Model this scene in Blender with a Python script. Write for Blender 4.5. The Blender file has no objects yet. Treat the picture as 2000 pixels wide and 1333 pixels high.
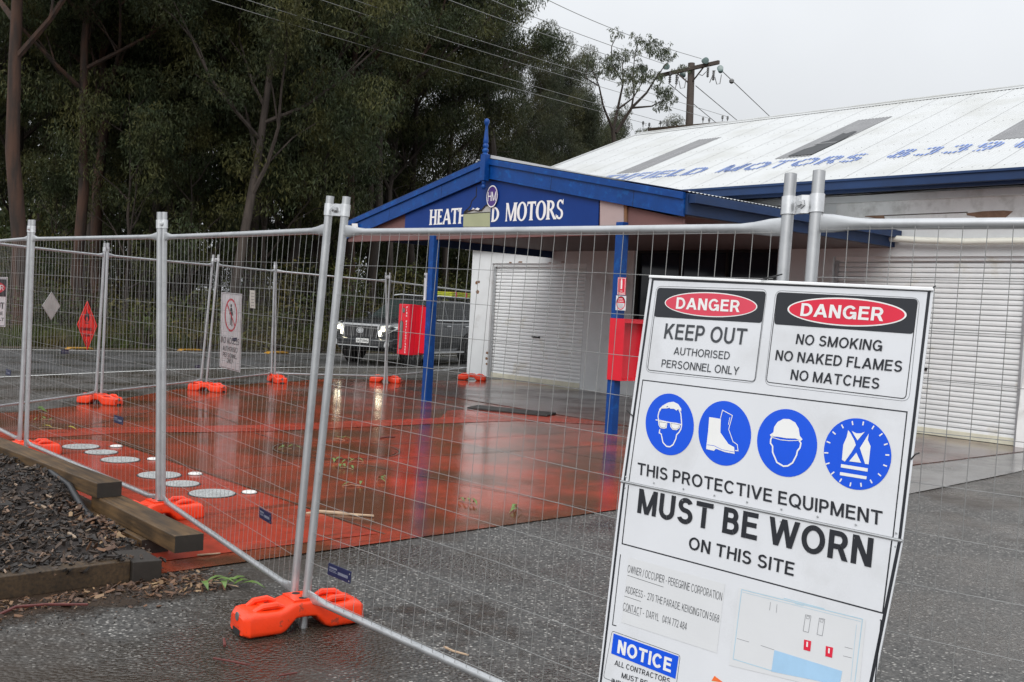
import bpy, bmesh, math, random
import numpy as np
from mathutils import Vector, Matrix
random.seed(7)
rng = np.random.default_rng(7)
V = Vector
sc = bpy.context.scene
COL = sc.collection

# ------------------------------------------------------------------ camera
CAM = V((17.818, -14.922, 1.575))
YAW, PITCH, ROLL, FPX = -0.8505, -0.0312, 0.0531, 2005.56
_f = V((math.cos(PITCH)*math.sin(YAW), math.cos(PITCH)*math.cos(YAW), math.sin(PITCH)))
_r = V((math.cos(YAW), -math.sin(YAW), 0)); _u = _r.cross(_f)
RR = _r*math.cos(ROLL)+_u*math.sin(ROLL); UU = -_r*math.sin(ROLL)+_u*math.cos(ROLL)
cd = bpy.data.cameras.new('camera'); cam = bpy.data.objects.new('camera', cd); COL.objects.link(cam)
M = Matrix((RR, UU, -_f)).transposed().to_4x4(); M.translation = CAM; cam.matrix_world = M
cd.sensor_width = 36; cd.lens = FPX/2000*36; cd.clip_start = .05; cd.clip_end = 600
sc.camera = cam
def ray(x, y): return _f+RR*((x-1000)/FPX)-UU*((y-666.5)/FPX)
def gz(x, y, z=0.0):
    d = ray(x, y); return CAM+d*((z-CAM.z)/d.z)          # the point of the photograph (x, y) at height z
def wy(x, y, Y=0.0):
    d = ray(x, y); return CAM+d*((Y-CAM.y)/d.y)          # ... on a wall parallel to the garage front
def dp(x, y, dep): return CAM+ray(x, y)*dep               # ... at a distance along the view
def onplane(x, y, P, n):
    d = ray(x, y); return CAM+d*((P-CAM).dot(n)/d.dot(n))

# ------------------------------------------------------------------ world and sun (overcast)
SUN_EL, SUN_ROT = math.radians(42), math.radians(150)
w = bpy.data.worlds.new('World'); sc.world = w; w.use_nodes = True
nt = w.node_tree; N = nt.nodes; L = nt.links
bg = N['Background']
sky = N.new('ShaderNodeTexSky'); sky.sky_type = 'NISHITA'; sky.sun_disc = False
sky.sun_elevation = SUN_EL; sky.sun_rotation = SUN_ROT; sky.dust_density = 6; sky.air_density = 1
hs = N.new('ShaderNodeHueSaturation'); hs.inputs['Saturation'].default_value = .12
L.new(sky.outputs[0], hs.inputs['Color'])
tc = N.new('ShaderNodeTexCoord'); sx = N.new('ShaderNodeSeparateXYZ'); L.new(tc.outputs['Generated'], sx.inputs[0])
mr = N.new('ShaderNodeMapRange'); L.new(sx.outputs['Z'], mr.inputs[0])
mr.inputs[1].default_value = 0; mr.inputs[2].default_value = 1; mr.inputs[3].default_value = 6.3; mr.inputs[4].default_value = 19
nz = N.new('ShaderNodeTexNoise'); nz.inputs['Scale'].default_value = 2.2; nz.inputs['Detail'].default_value = 5
L.new(tc.outputs['Generated'], nz.inputs['Vector'])
mr2 = N.new('ShaderNodeMapRange'); L.new(nz.outputs['Fac'], mr2.inputs[0])
mr2.inputs[1].default_value = .3; mr2.inputs[2].default_value = .7; mr2.inputs[3].default_value = .93; mr2.inputs[4].default_value = 1.07
mu = N.new('ShaderNodeMath'); mu.operation = 'MULTIPLY'; L.new(mr.outputs[0], mu.inputs[0]); L.new(mr2.outputs[0], mu.inputs[1])
cl = N.new('ShaderNodeVectorMath'); cl.operation = 'SCALE'; cl.inputs[0].default_value = (.965, 1.0, 1.045); L.new(mu.outputs[0], cl.inputs['Scale'])
mx = N.new('ShaderNodeMix'); mx.data_type = 'RGBA'; mx.inputs[0].default_value = .86
L.new(hs.outputs[0], mx.inputs[6]); L.new(cl.outputs[0], mx.inputs[7]); L.new(mx.outputs[2], bg.inputs['Color'])
bg.inputs['Strength'].default_value = .1
sd = bpy.data.lights.new('sun', 'SUN'); sd.energy = 1.5; sd.angle = math.radians(40); sd.color = (1, .97, .93)
so = bpy.data.objects.new('sun', sd); COL.objects.link(so)
sdir = V((math.sin(SUN_ROT)*math.cos(SUN_EL), math.cos(SUN_ROT)*math.cos(SUN_EL), math.sin(SUN_EL)))
so.rotation_euler = sdir.to_track_quat('Z', 'Y').to_euler(); so.location = (30, -30, 40)
sc.view_settings.view_transform = 'Standard'; sc.view_settings.look = 'None'; sc.view_settings.exposure = 0.0; sc.view_settings.gamma = 1
sc.cycles.max_bounces = 8; sc.cycles.diffuse_bounces = 3; sc.cycles.glossy_bounces = 4; sc.cycles.transparent_max_bounces = 12

# ------------------------------------------------------------------ materials
def pmat(name, col, rough=.5, metal=0., var=.12, scale=6., bump=0., bscale=60., col2=None, fac2=.5, edge=.08, scale2=1.5,
         rough2=None, coat=0., spec=.5, emit=None, objrand=0., detail=6):
    m = bpy.data.materials.new(name); m.use_nodes = True
    t = m.node_tree; n = t.nodes; l = t.links; b = n['Principled BSDF']
    b.inputs['Metallic'].default_value = metal; b.inputs['Roughness'].default_value = rough
    b.inputs['Specular IOR Level'].default_value = spec; b.inputs['Coat Weight'].default_value = coat; b.inputs['Coat Roughness'].default_value = .08
    tc = n.new('ShaderNodeTexCoord'); geo = n.new('ShaderNodeNewGeometry')
    pos = geo.outputs['Position']
    def noise(s, d=detail):
        q = n.new('ShaderNodeTexNoise'); q.inputs['Scale'].default_value = s; q.inputs['Detail'].default_value = d; q.inputs['Roughness'].default_value = .62
        l.new(pos, q.inputs['Vector']); return q.outputs['Fac']
    def rmp(src, a, b_, c, d):
        q = n.new('ShaderNodeMapRange'); l.new(src, q.inputs[0])
        for i, v in enumerate((a, b_, c, d)): q.inputs[1+i].default_value = v
        return q.outputs[0]
    base = n.new('ShaderNodeRGB'); base.outputs[0].default_value = (*col, 1); cur = base.outputs[0]
    if col2:
        f2 = rmp(noise(scale2), fac2-edge, fac2+edge, 0, 1)
        q = n.new('ShaderNodeMix'); q.data_type = 'RGBA'; l.new(f2, q.inputs[0]); l.new(cur, q.inputs[6]); q.inputs[7].default_value = (*col2, 1); cur = q.outputs[2]
        if rough2 is not None: l.new(rmp(f2, 0, 1, rough, rough2), b.inputs['Roughness'])
    val = rmp(noise(scale), .25, .75, 1-var, 1+var)
    if objrand:
        oi = n.new('ShaderNodeObjectInfo'); mm = n.new('ShaderNodeMath'); mm.operation = 'MULTIPLY'
        l.new(rmp(oi.outputs['Random'], 0, 1, 1-objrand, 1+objrand), mm.inputs[0]); l.new(val, mm.inputs[1]); val = mm.outputs[0]
    q = n.new('ShaderNodeVectorMath'); q.operation = 'SCALE'; l.new(cur, q.inputs[0]); l.new(val, q.inputs['Scale']); l.new(q.outputs[0], b.inputs['Base Color'])
    if bump:
        bb = n.new('ShaderNodeBump'); bb.inputs['Strength'].default_value = 1; bb.inputs['Distance'].default_value = bump
        l.new(noise(bscale, 4), bb.inputs['Height']); l.new(bb.outputs[0], b.inputs['Normal'])
    if emit:
        b.inputs['Emission Color'].default_value = (*emit[0], 1); b.inputs['Emission Strength'].default_value = emit[1]
    m['b'] = 1
    return m
def nodes_of(m): return m.node_tree.nodes, m.node_tree.links, m.node_tree.nodes['Principled BSDF']

MT = {}
MT['galv'] = pmat('galvanised_steel', (.50, .51, .52), .42, .7, .08, 9, .0002, 90, (.41, .42, .43), .60, .10, 7)
MT['galv_bright'] = pmat('bright_zinc', (.74, .75, .76), .32, .8, .15, 30)
MT['wire'] = pmat('galvanised_wire', (.30, .30, .295), .5, .5, .12, 8)
MT['orange'] = pmat('orange_plastic', (.86, .048, .006), .38, 0, .12, 7, .0010, 90, (.40, .045, .016), .64, .03, 17, rough2=.6, coat=.1)
MT['dark_plug'] = pmat('grey_plug', (.12, .11, .11), .6)
MT['navy'] = pmat('navy_plastic', (.012, .016, .06), .35)
MT['tagtext'] = pmat('tag_print', (.20, .21, .27), .5)
MT['blue'] = pmat('blue_paint', (.0006, .048, .23), .42, 0, .22, 5, .0014, 40, (.004, .085, .32), .60, .05, 9, spec=.35, rough2=.6)
MT['blue_panel'] = pmat('blue_sign_paint', (.002, .034, .20), .5, 0, .12, 2, .0006, 30, spec=.3)
MT['blue_dull'] = pmat('dull_blue_paint', (.004, .028, .10), .55, 0, .2, 3, .0006, 30)
MT['white_letter'] = pmat('white_lettering', (.83, .83, .82), .4, 0, .04)
MT['white_sign'] = pmat('white_sign_sheet', (.71, .725, .755), .22, 0, .04, 3, 0, 1, (.64, .65, .67), .62, .1, 5, rough2=.4)
MT['sign_edge'] = pmat('white_sign_fold', (.88, .89, .90), .3)
MT['black_print'] = pmat('black_print', (.022, .024, .03), .3, 0, .1)
MT['grey_print'] = pmat('weathered_black_print', (.055, .06, .068), .3, 0, .12)
MT['thin_print'] = pmat('thin_grey_print', (.13, .135, .15), .4)
MT['red_print'] = pmat('red_print', (.70, .022, .055), .3, 0, .07)
MT['red_vivid'] = pmat('vivid_red_print', (.88, .03, .02), .35, 0, .05)
MT['red_faded'] = pmat('faded_red_print', (.68, .06, .10), .3, 0, .07)
MT['blue_print'] = pmat('blue_print', (.006, .09, .72), .28, 0, .05)
MT['pale_blue'] = pmat('pale_blue_print', (.36, .56, .76), .4)
MT['line_blue'] = pmat('line_blue_print', (.40, .60, .72), .4)
MT['paper'] = pmat('laminated_paper', (.69, .70, .715), .3, 0, .03)
MT['orange_print'] = pmat('orange_print', (.85, .17, .04), .4)
MT['red_box'] = pmat('red_cabinet_paint', (.66, .016, .034), .35, 0, .1, 4)
MT['glass_dim'] = pmat('dim_glass', (.16, .17, .16), .12)
MT['render'] = pmat('white_wall_render', (.76, .775, .78), .75, 0, .07, 2.2, .003, 16, (.61, .61, .60), .62, .06, 1.6)
MT['render_dirty'] = pmat('mouldy_white_render', (.88, .88, .87), .75, 0, .08, 3, .003, 14, (.50, .49, .46), .62, .14, 3.4)
MT['brick_bare'] = pmat('bare_brick', (.25, .15, .10), .9, 0, .25, 14, .003, 30)
MT['rust'] = pmat('rust', (.20, .10, .05), .9, 0, .3, 20)
MT['door'] = pmat('white_roller_steel', (.84, .85, .85), .42, 0, .06, 4, 0, 1, (.68, .66, .60), .64, .06, 2)
MT['door_bar'] = pmat('cream_bottom_bar', (.68, .65, .52), .5, 0, .15, 6)
MT['pipe'] = pmat('white_pvc_pipe', (.80, .79, .70), .35, 0, .06, 5)
MT['soffit'] = pmat('brown_soffit_paint', (.14, .105, .10), .7, 0, .1, 2)
MT['mauve'] = pmat('faded_mauve_board', (.17, .085, .08), .75, 0, .12, 2)
MT['pale_board'] = pmat('pale_bare_board', (.42, .33, .32), .75, 0, .1, 2)
MT['olive'] = pmat('olive_board', (.36, .39, .24), .7, 0, .08, 3)
MT['torn'] = pmat('torn_grey_sheet', (.40, .40, .38), .8, 0, .15, 8)
MT['purple'] = pmat('purple_enamel', (.07, .03, .20), .35)
MT['roof'] = pmat('white_roof_sheet', (.52, .53, .53), .55, 0, .05, .7, 0, 1, (.46, .465, .45), .58, .1, .8, spec=.15)
MT['lap'] = pmat('sheet_lap_grey', (.46, .46, .46), .6)  # plain grey for the sheet laps and roof screws
MT['skylight'] = pmat('grey_fibreglass_sheet', (.21, .21, .215), .6, 0, .14, 3, spec=.2)
MT['hole'] = pmat('dark_roof_opening', (.05, .052, .056), .8, 0, .25, 4)
MT['roof_letter'] = pmat('faded_blue_roof_paint', (.12, .21, .52), .6, 0, .2, 5)
MT['window'] = pmat('dark_window_glass', (.012, .016, .026), .08, 0, .1)
MT['dark'] = pmat('dark_interior', (.015, .014, .014), .9)
MT['timber_dark'] = pmat('dark_timber', (.07, .05, .035), .8, 0, .3, 5)
MT['pole'] = pmat('steel_concrete_pole', (.085, .065, .055), .8, 0, .15, 3)
MT['insul'] = pmat('teal_glass_insulator', (.15, .21, .205), .2, 0, .2)
MT['insul_grey'] = pmat('grey_insulator', (.17, .17, .17), .4)
MT['cable'] = pmat('grey_cable', (.30, .30, .29), .5, .3)
MT['cable_dark'] = pmat('dark_cable', (.16, .16, .16), .6)
MT['car'] = pmat('graphite_car_paint', (.045, .048, .052), .24, .4, .06, 3, coat=.6)
MT['trim_black'] = pmat('black_plastic', (.018, .018, .019), .55)
MT['tyre'] = pmat('tyre_rubber', (.014, .014, .014), .75)
MT['rim'] = pmat('dark_alloy', (.12, .12, .12), .4, .6)
MT['chrome'] = pmat('chrome', (.70, .71, .72), .32, .55)
MT['car_glass'] = pmat('tinted_car_glass', (.012, .014, .014), .10, 0, .05, spec=.2)
MT['windscreen'] = pmat('windscreen_glass', (.03, .04, .038), .06, spec=.3)
MT['lamp'] = pmat('lit_headlamp', (.9, .9, .8), .2, 0, .02, emit=((1, .90, .62), 10))
MT['lamp_clear'] = pmat('clear_lamp_lens', (.62, .64, .64), .12, .3, .1, 30)
MT['plate'] = pmat('number_plate', (.74, .74, .72), .4)
MT['yellow'] = pmat('lime_yellow_plastic', (.45, .50, .03), .5, 0, .2, 12)
MT['yellow_mark'] = pmat('yellow_plastic', (.50, .25, .02), .5, 0, .3, 9)
MT['cover'] = pmat('grey_tank_cover', (.43, .445, .44), .45, .1, .18, 12)
MT['cover_rim'] = pmat('dark_rim', (.03, .03, .03), .5)
MT['cap'] = pmat('white_cap', (.78, .78, .75), .3)
MT['steelplate'] = pmat('dark_edge_plate', (.035, .033, .032), .45, .3)
MT['stick'] = pmat('pale_stick', (.42, .30, .20), .7, 0, .2, 20)
MT['redtwig'] = pmat('red_twig', (.10, .022, .018), .5, 0, .3, 30)
MT['leafgreen'] = pmat('fallen_green_leaf', (.10, .17, .035), .4, 0, .35, 20)
MT['leafyellow'] = pmat('fallen_yellow_leaf', (.34, .30, .03), .5, 0, .2, 20)
MT['hose'] = pmat('black_poly_pipe', (.018, .018, .02), .4)

def timber(name, a, b):
    m = pmat(name, a, .55, 0, .2, 3, .0015, 60); n, l, p = nodes_of(m)
    geo = n.new('ShaderNodeNewGeometry'); mp = n.new('ShaderNodeMapping'); mp.inputs['Scale'].default_value = (2.2, 34, 34)
    l.new(geo.outputs['Position'], mp.inputs[0])
    q = n.new('ShaderNodeTexNoise'); q.inputs['Scale'].default_value = 1.5; q.inputs['Detail'].default_value = 7; l.new(mp.outputs[0], q.inputs['Vector'])
    r = n.new('ShaderNodeMapRange'); r.inputs[1].default_value = .36; r.inputs[2].default_value = .66; l.new(q.outputs['Fac'], r.inputs[0])
    mxx = n.new('ShaderNodeMix'); mxx.data_type = 'RGBA'; l.new(r.outputs[0], mxx.inputs[0]); mxx.inputs[6].default_value = (*a, 1); mxx.inputs[7].default_value = (*b, 1)
    q2 = n.new('ShaderNodeTexNoise'); q2.inputs['Scale'].default_value = 4; q2.inputs['Detail'].default_value = 5; l.new(geo.outputs['Position'], q2.inputs['Vector'])
    r2 = n.new('ShaderNodeMapRange'); r2.inputs[1].default_value = .3; r2.inputs[2].default_value = .7; r2.inputs[3].default_value = .55; r2.inputs[4].default_value = 1.4; l.new(q2.outputs['Fac'], r2.inputs[0])
    s = n.new('ShaderNodeVectorMath'); s.operation = 'SCALE'; l.new(mxx.outputs[2], s.inputs[0]); l.new(r2.outputs[0], s.inputs['Scale'])
    l.new(s.outputs[0], p.inputs['Base Color']); return m
MT['sleeper'] = timber('wet_treated_pine', (.105, .060, .024), (.042, .025, .011))
MT['sleeper_shaded'] = timber('shaded_wet_pine', (.062, .038, .018), (.028, .018, .010))  # same pine made darker, the front sleeper's shade is in the colour
MT['sleeper_end'] = pmat('dark_wet_end_grain', (.022, .017, .013), .6, 0, .3, 25, .001, 80)

def bark(name, a, b, sc_=2.0):
    m = pmat(name, a, .85, 0, .2, 3, .012, 18); n, l, p = nodes_of(m)
    tc = n.new('ShaderNodeTexCoord'); mp = n.new('ShaderNodeMapping'); mp.inputs['Scale'].default_value = (3, 3, .45); l.new(tc.outputs['Object'], mp.inputs[0])
    q = n.new('ShaderNodeTexNoise'); q.inputs['Scale'].default_value = sc_; q.inputs['Detail'].default_value = 7; l.new(mp.outputs[0], q.inputs['Vector'])
    r = n.new('ShaderNodeMapRange'); r.inputs[1].default_value = .40; r.inputs[2].default_value = .62; l.new(q.outputs['Fac'], r.inputs[0])
    mxx = n.new('ShaderNodeMix'); mxx.data_type = 'RGBA'; l.new(r.outputs[0], mxx.inputs[0]); mxx.inputs[6].default_value = (*a, 1); mxx.inputs[7].default_value = (*b, 1)
    l.new(mxx.outputs[2], p.inputs['Base Color']); return m
MT['bark_red'] = bark('red_brown_bark', (.026, .017, .013), (.070, .034, .021))
MT['bark_grey'] = bark('grey_brown_bark', (.045, .035, .029), (.085, .066, .055))
MT['bark_dark'] = bark('dark_bark', (.026, .019, .015), (.05, .036, .028))

def leafmat(name, a, b, rnd=.25):
    m = bpy.data.materials.new(name); m.use_nodes = True; n, l, p = nodes_of(m)
    geo = n.new('ShaderNodeNewGeometry'); oi = n.new('ShaderNodeObjectInfo')
    q = n.new('ShaderNodeTexNoise'); q.inputs['Scale'].default_value = .75; q.inputs['Detail'].default_value = 4; l.new(geo.outputs['Position'], q.inputs['Vector'])
    r = n.new('ShaderNodeMapRange'); r.inputs[1].default_value = .42; r.inputs[2].default_value = .68; l.new(q.outputs['Fac'], r.inputs[0])
    mxx = n.new('ShaderNodeMix'); mxx.data_type = 'RGBA'; l.new(r.outputs[0], mxx.inputs[0]); mxx.inputs[6].default_value = (*a, 1); mxx.inputs[7].default_value = (*b, 1)
    q2 = n.new('ShaderNodeTexWhiteNoise'); q2.noise_dimensions = '3D'
    sn = n.new('ShaderNodeVectorMath'); sn.operation = 'SNAP'; sn.inputs[1].default_value = (.22, .22, .22); l.new(geo.outputs['Position'], sn.inputs[0]); l.new(sn.outputs[0], q2.inputs['Vector'])
    r2 = n.new('ShaderNodeMapRange'); r2.inputs[3].default_value = .6; r2.inputs[4].default_value = 1.5; l.new(q2.outputs['Value'], r2.inputs[0])
    r3 = n.new('ShaderNodeMapRange'); r3.inputs[3].default_value = 1-rnd; r3.inputs[4].default_value = 1+rnd; l.new(oi.outputs['Random'], r3.inputs[0])
    mm = n.new('ShaderNodeMath'); mm.operation = 'MULTIPLY'; l.new(r2.outputs[0], mm.inputs[0]); l.new(r3.outputs[0], mm.inputs[1])
    s = n.new('ShaderNodeVectorMath'); s.operation = 'SCALE'; l.new(mxx.outputs[2], s.inputs[0]); l.new(mm.outputs[0], s.inputs['Scale'])
    l.new(s.outputs[0], p.inputs['Base Color']); p.inputs['Roughness'].default_value = .5; p.inputs['Specular IOR Level'].default_value = .2
    tr = n.new('ShaderNodeBsdfTranslucent'); l.new(s.outputs[0], tr.inputs['Color'])
    ms = n.new('ShaderNodeMixShader'); ms.inputs[0].default_value = .22; l.new(p.outputs[0], ms.inputs[1]); l.new(tr.outputs[0], ms.inputs[2])
    l.new(ms.outputs[0], n['Material Output'].inputs['Surface']); return m
MT['leaf'] = leafmat('gum_leaves', (.042, .056, .027), (.095, .090, .030))
MT['leaf_far'] = leafmat('haze_tinted_gum_leaves', (.062, .074, .045), (.10, .096, .042))  # lighter leaf colour, distance haze painted into the skyline gums
MT['leaf_pale'] = leafmat('pale_gum_leaves', (.085, .10, .066), (.12, .13, .075))
MT['leaf_shrub'] = leafmat('shrub_leaves', (.035, .05, .014), (.095, .075, .02))
MT['grass'] = leafmat('verge_grass', (.06, .075, .02), (.15, .10, .04))
def chipmat(name, cols, rough=.6):
    m = bpy.data.materials.new(name); m.use_nodes = True; n, l, p = nodes_of(m)
    geo = n.new('ShaderNodeNewGeometry'); cr = n.new('ShaderNodeValToRGB'); l.new(geo.outputs['Random Per Island'], cr.inputs[0])
    cr.color_ramp.interpolation = 'LINEAR'; e = cr.color_ramp.elements
    e[0].position = cols[0][0]; e[0].color = (*cols[0][1], 1); e[1].position = cols[-1][0]; e[1].color = (*cols[-1][1], 1)
    for ps, c in cols[1:-1]: q = e.new(ps); q.color = (*c, 1)
    l.new(cr.outputs[0], p.inputs['Base Color']); p.inputs['Roughness'].default_value = rough; return m
MT['chips'] = chipmat('wet_bark_chips', [(0, (.010, .008, .007)), (.5, (.026, .019, .015)), (.76, (.050, .032, .021)), (.91, (.085, .05, .03)), (.97, (.19, .12, .08)), (1, (.32, .24, .17))])
MT['litter'] = chipmat('brown_leaf_litter', [(0, (.03, .018, .012)), (.5, (.08, .04, .022)), (.85, (.16, .08, .04)), (1, (.28, .19, .10))])
MT['soil'] = pmat('wet_soil', (.022, .015, .012), .7, 0, .3, 10, .01, 40)

def asphalt(name, base, stone, scale, wet, bumpd=.004, thr=.72, rlo=.10, rhi=.5, patch=None):
    m = bpy.data.materials.new(name); m.use_nodes = True; n, l, p = nodes_of(m)
    geo = n.new('ShaderNodeNewGeometry'); pos = geo.outputs['Position']
    vo = n.new('ShaderNodeTexVoronoi'); vo.inputs['Scale'].default_value = scale; vo.inputs['Randomness'].default_value = 1; l.new(pos, vo.inputs['Vector'])
    sep = n.new('ShaderNodeSeparateColor'); l.new(vo.outputs['Color'], sep.inputs[0])
    def rmp(src, a, b_, c, d):
        q = n.new('ShaderNodeMapRange'); l.new(src, q.inputs[0])
        for i, v in enumerate((a, b_, c, d)): q.inputs[1+i].default_value = v
        return q.outputs[0]
    def noise(s, d=6):
        q = n.new('ShaderNodeTexNoise'); q.inputs['Scale'].default_value = s; q.inputs['Detail'].default_value = d; q.inputs['Roughness'].default_value = .6; l.new(pos, q.inputs['Vector']); return q.outputs['Fac']
    def mix(f, a, b_):
        q = n.new('ShaderNodeMix'); q.data_type = 'RGBA'
        if isinstance(f, float): q.inputs[0].default_value = f
        else: l.new(f, q.inputs[0])
        for i, c in ((6, a), (7, b_)):
            if isinstance(c, tuple): q.inputs[i].default_value = (*c, 1)
            else: l.new(c, q.inputs[i])
        return q.outputs[2]
    core = rmp(vo.outputs['Distance'], .22, .46, 1, 0)
    pick = rmp(sep.outputs[0], thr-.04, 1, 0, 1)
    fm = n.new('ShaderNodeMath'); fm.operation = 'MULTIPLY'; l.new(core, fm.inputs[0]); l.new(pick, fm.inputs[1])
    fine = rmp(sep.outputs[1], 0, 1, .55, 1.5)
    bs = n.new('ShaderNodeVectorMath'); bs.operation = 'SCALE'; bs.inputs[0].default_value = base; l.new(fine, bs.inputs['Scale'])
    c = mix(fm.outputs[0], bs.outputs[0], stone)
    wetf = rmp(noise(.9), .44, .62, 0, 1)
    c = mix(wetf, c, mix(.55, c, wet))
    if patch: c = mix(rmp(noise(.55, 4), .52, .6, 0, .85), c, patch)
    l.new(c, p.inputs['Base Color'])
    l.new(rmp(wetf, 0, 1, rhi, rlo), p.inputs['Roughness']); p.inputs['Specular IOR Level'].default_value = .4
    ad = n.new('ShaderNodeMath'); ad.operation = 'SUBTRACT'; ad.inputs[0].default_value = .6; l.new(vo.outputs['Distance'], ad.inputs[1])
    bu = n.new('ShaderNodeBump'); bu.inputs['Strength'].default_value = .8; bu.inputs['Distance'].default_value = bumpd; l.new(ad.outputs[0], bu.inputs['Height']); l.new(bu.outputs[0], p.inputs['Normal'])
    return m
MT['asphalt'] = asphalt('wet_aggregate_asphalt', (.060, .057, .053), (.42, .40, .37), 52, (.034, .024, .016), .009, .46, .14, .5, patch=(.040, .030, .022))
MT['road'] = asphalt('wet_road_asphalt', (.062, .062, .062), (.13, .13, .13), 60, (.035, .033, .03), .003, .7, .25, .6)

def slabmat(name, a, b, fac, rl, rh, sc_=1.1, streak=.35):
    m = bpy.data.materials.new(name); m.use_nodes = True; n, l, p = nodes_of(m)
    geo = n.new('ShaderNodeNewGeometry'); pos = geo.outputs['Position']
    def rmp(src, a_, b_, c, d):
        q = n.new('ShaderNodeMapRange'); l.new(src, q.inputs[0])
        for i, v in enumerate((a_, b_, c, d)): q.inputs[1+i].default_value = v
        return q.outputs[0]
    def noise(s, d=7, r=.6, vec=None):
        q = n.new('ShaderNodeTexNoise'); q.inputs['Scale'].default_value = s; q.inputs['Detail'].default_value = d; q.inputs['Roughness'].default_value = r; l.new(vec or pos, q.inputs['Vector']); return q.outputs['Fac']
    q = n.new('ShaderNodeMix'); q.data_type = 'RGBA'; l.new(rmp(noise(sc_), fac-.09, fac+.09, 0, 1), q.inputs[0]); q.inputs[6].default_value = (*a, 1); q.inputs[7].default_value = (*b, 1)
    s = n.new('ShaderNodeVectorMath'); s.operation = 'SCALE'; l.new(q.outputs[2], s.inputs[0]); l.new(rmp(noise(9), .25, .75, .78, 1.22), s.inputs['Scale'])
    mpv = n.new('ShaderNodeMapping'); mpv.inputs['Rotation'].default_value = (0, 0, .35); mpv.inputs['Scale'].default_value = (3.2, .35, 1); l.new(pos, mpv.inputs[0])
    qs = n.new('ShaderNodeMix'); qs.data_type = 'RGBA'; l.new(rmp(noise(1.0, 6, .7, mpv.outputs[0]), .56, .66, 0, .55), qs.inputs[0]); l.new(s.outputs[0], qs.inputs[6]); qs.inputs[7].default_value = (.075, .032, .020, 1)
    q3 = n.new('ShaderNodeMix'); q3.data_type = 'RGBA'; l.new(rmp(noise(45, 3), .60, .72, 0, streak), q3.inputs[0]); l.new(qs.outputs[2], q3.inputs[6]); q3.inputs[7].default_value = (.07, .03, .02, 1)
    l.new(q3.outputs[2], p.inputs['Base Color'])
    l.new(rmp(noise(.8, 5), .40, .62, rl, rh), p.inputs['Roughness']); p.inputs['IOR'].default_value = 1.36; p.inputs['Specular IOR Level'].default_value = .5
    bu = n.new('ShaderNodeBump'); bu.inputs['Strength'].default_value = .5; bu.inputs['Distance'].default_value = .0009; l.new(noise(14, 3), bu.inputs['Height'])
    bu2 = n.new('ShaderNodeBump'); bu2.inputs['Strength'].default_value = .35; bu2.inputs['Distance'].default_value = .0006; l.new(noise(160, 2), bu2.inputs['Height']); l.new(bu.outputs[0], bu2.inputs['Normal'])
    l.new(bu2.outputs[0], p.inputs['Normal']); return m
MT['slab'] = slabmat('wet_red_brown_concrete', (.30, .055, .028), (.115, .045, .024), .49, .06, .2)
MT['slab_red'] = slabmat('wet_bright_red_concrete', (.37, .050, .028), (.26, .048, .026), .53, .14, .34, 2, .25)
MT['slab_grey'] = slabmat('wet_grey_concrete', (.15, .145, .14), (.11, .105, .10), .5, .1, .3)
def brickpave():
    m = slabmat('wet_brick_paving', (.14, .055, .042), (.085, .05, .042), .5, .08, .26); n, l, p = nodes_of(m)
    geo = n.new('ShaderNodeNewGeometry'); bt = n.new('ShaderNodeTexBrick'); bt.inputs['Scale'].default_value = 4.3; bt.inputs['Mortar Size'].default_value = .012
    mp = n.new('ShaderNodeMapping'); mp.inputs['Rotation'].default_value = (0, 0, math.radians(45)); l.new(geo.outputs['Position'], mp.inputs[0]); l.new(mp.outputs[0], bt.inputs['Vector'])
    bt.inputs['Color1'].default_value = (1, 1, 1, 1); bt.inputs['Color2'].default_value = (.72, .72, .72, 1); bt.inputs['Mortar'].default_value = (.3, .3, .3, 1)
    src = p.inputs['Base Color'].links[0].from_socket; q = n.new('ShaderNodeMix'); q.data_type = 'RGBA'; q.blend_type = 'MULTIPLY'; q.inputs[0].default_value = 1
    l.new(src, q.inputs[6]); l.new(bt.outputs['Color'], q.inputs[7]); l.new(q.outputs[2], p.inputs['Base Color']); return m
def mudmat():
    m = pmat('mud_wash', (.040, .026, .017), .35, 0, .3, 9, .004, 50); n, l, p = nodes_of(m)
    geo = n.new('ShaderNodeNewGeometry'); q = n.new('ShaderNodeTexNoise'); q.inputs['Scale'].default_value = 3.2; q.inputs['Detail'].default_value = 9; q.inputs['Roughness'].default_value = .7; l.new(geo.outputs['Position'], q.inputs['Vector'])
    vc = n.new('ShaderNodeVertexColor'); vc.layer_name = 'cover'
    ad = n.new('ShaderNodeMath'); ad.operation = 'ADD'; l.new(q.outputs['Fac'], ad.inputs[0]); l.new(vc.outputs['Color'], ad.inputs[1])
    r = n.new('ShaderNodeMapRange'); r.inputs[1].default_value = .92; r.inputs[2].default_value = 1.12; r.inputs[3].default_value = 0; r.inputs[4].default_value = .9; l.new(ad.outputs[0], r.inputs[0])
    tr = n.new('ShaderNodeBsdfTransparent'); ms = n.new('ShaderNodeMixShader'); l.new(r.outputs[0], ms.inputs[0]); l.new(tr.outputs[0], ms.inputs[1]); l.new(p.outputs[0], ms.inputs[2]); l.new(ms.outputs[0], n['Material Output'].inputs['Surface']); return m
MT['mud'] = mudmat()
MT['brickpave'] = brickpave()
MT['paint_line'] = pmat('worn_white_road_paint', (.62, .62, .60), .5, 0, .1, 6, 0, 1, (.12, .12, .12), .62, .05, 9)
MT['verge'] = pmat('dark_forest_floor', (.035, .032, .016), .9, 0, .35, 2, .03, 5, (.06, .04, .02), .5, .15, 1.2)

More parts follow.
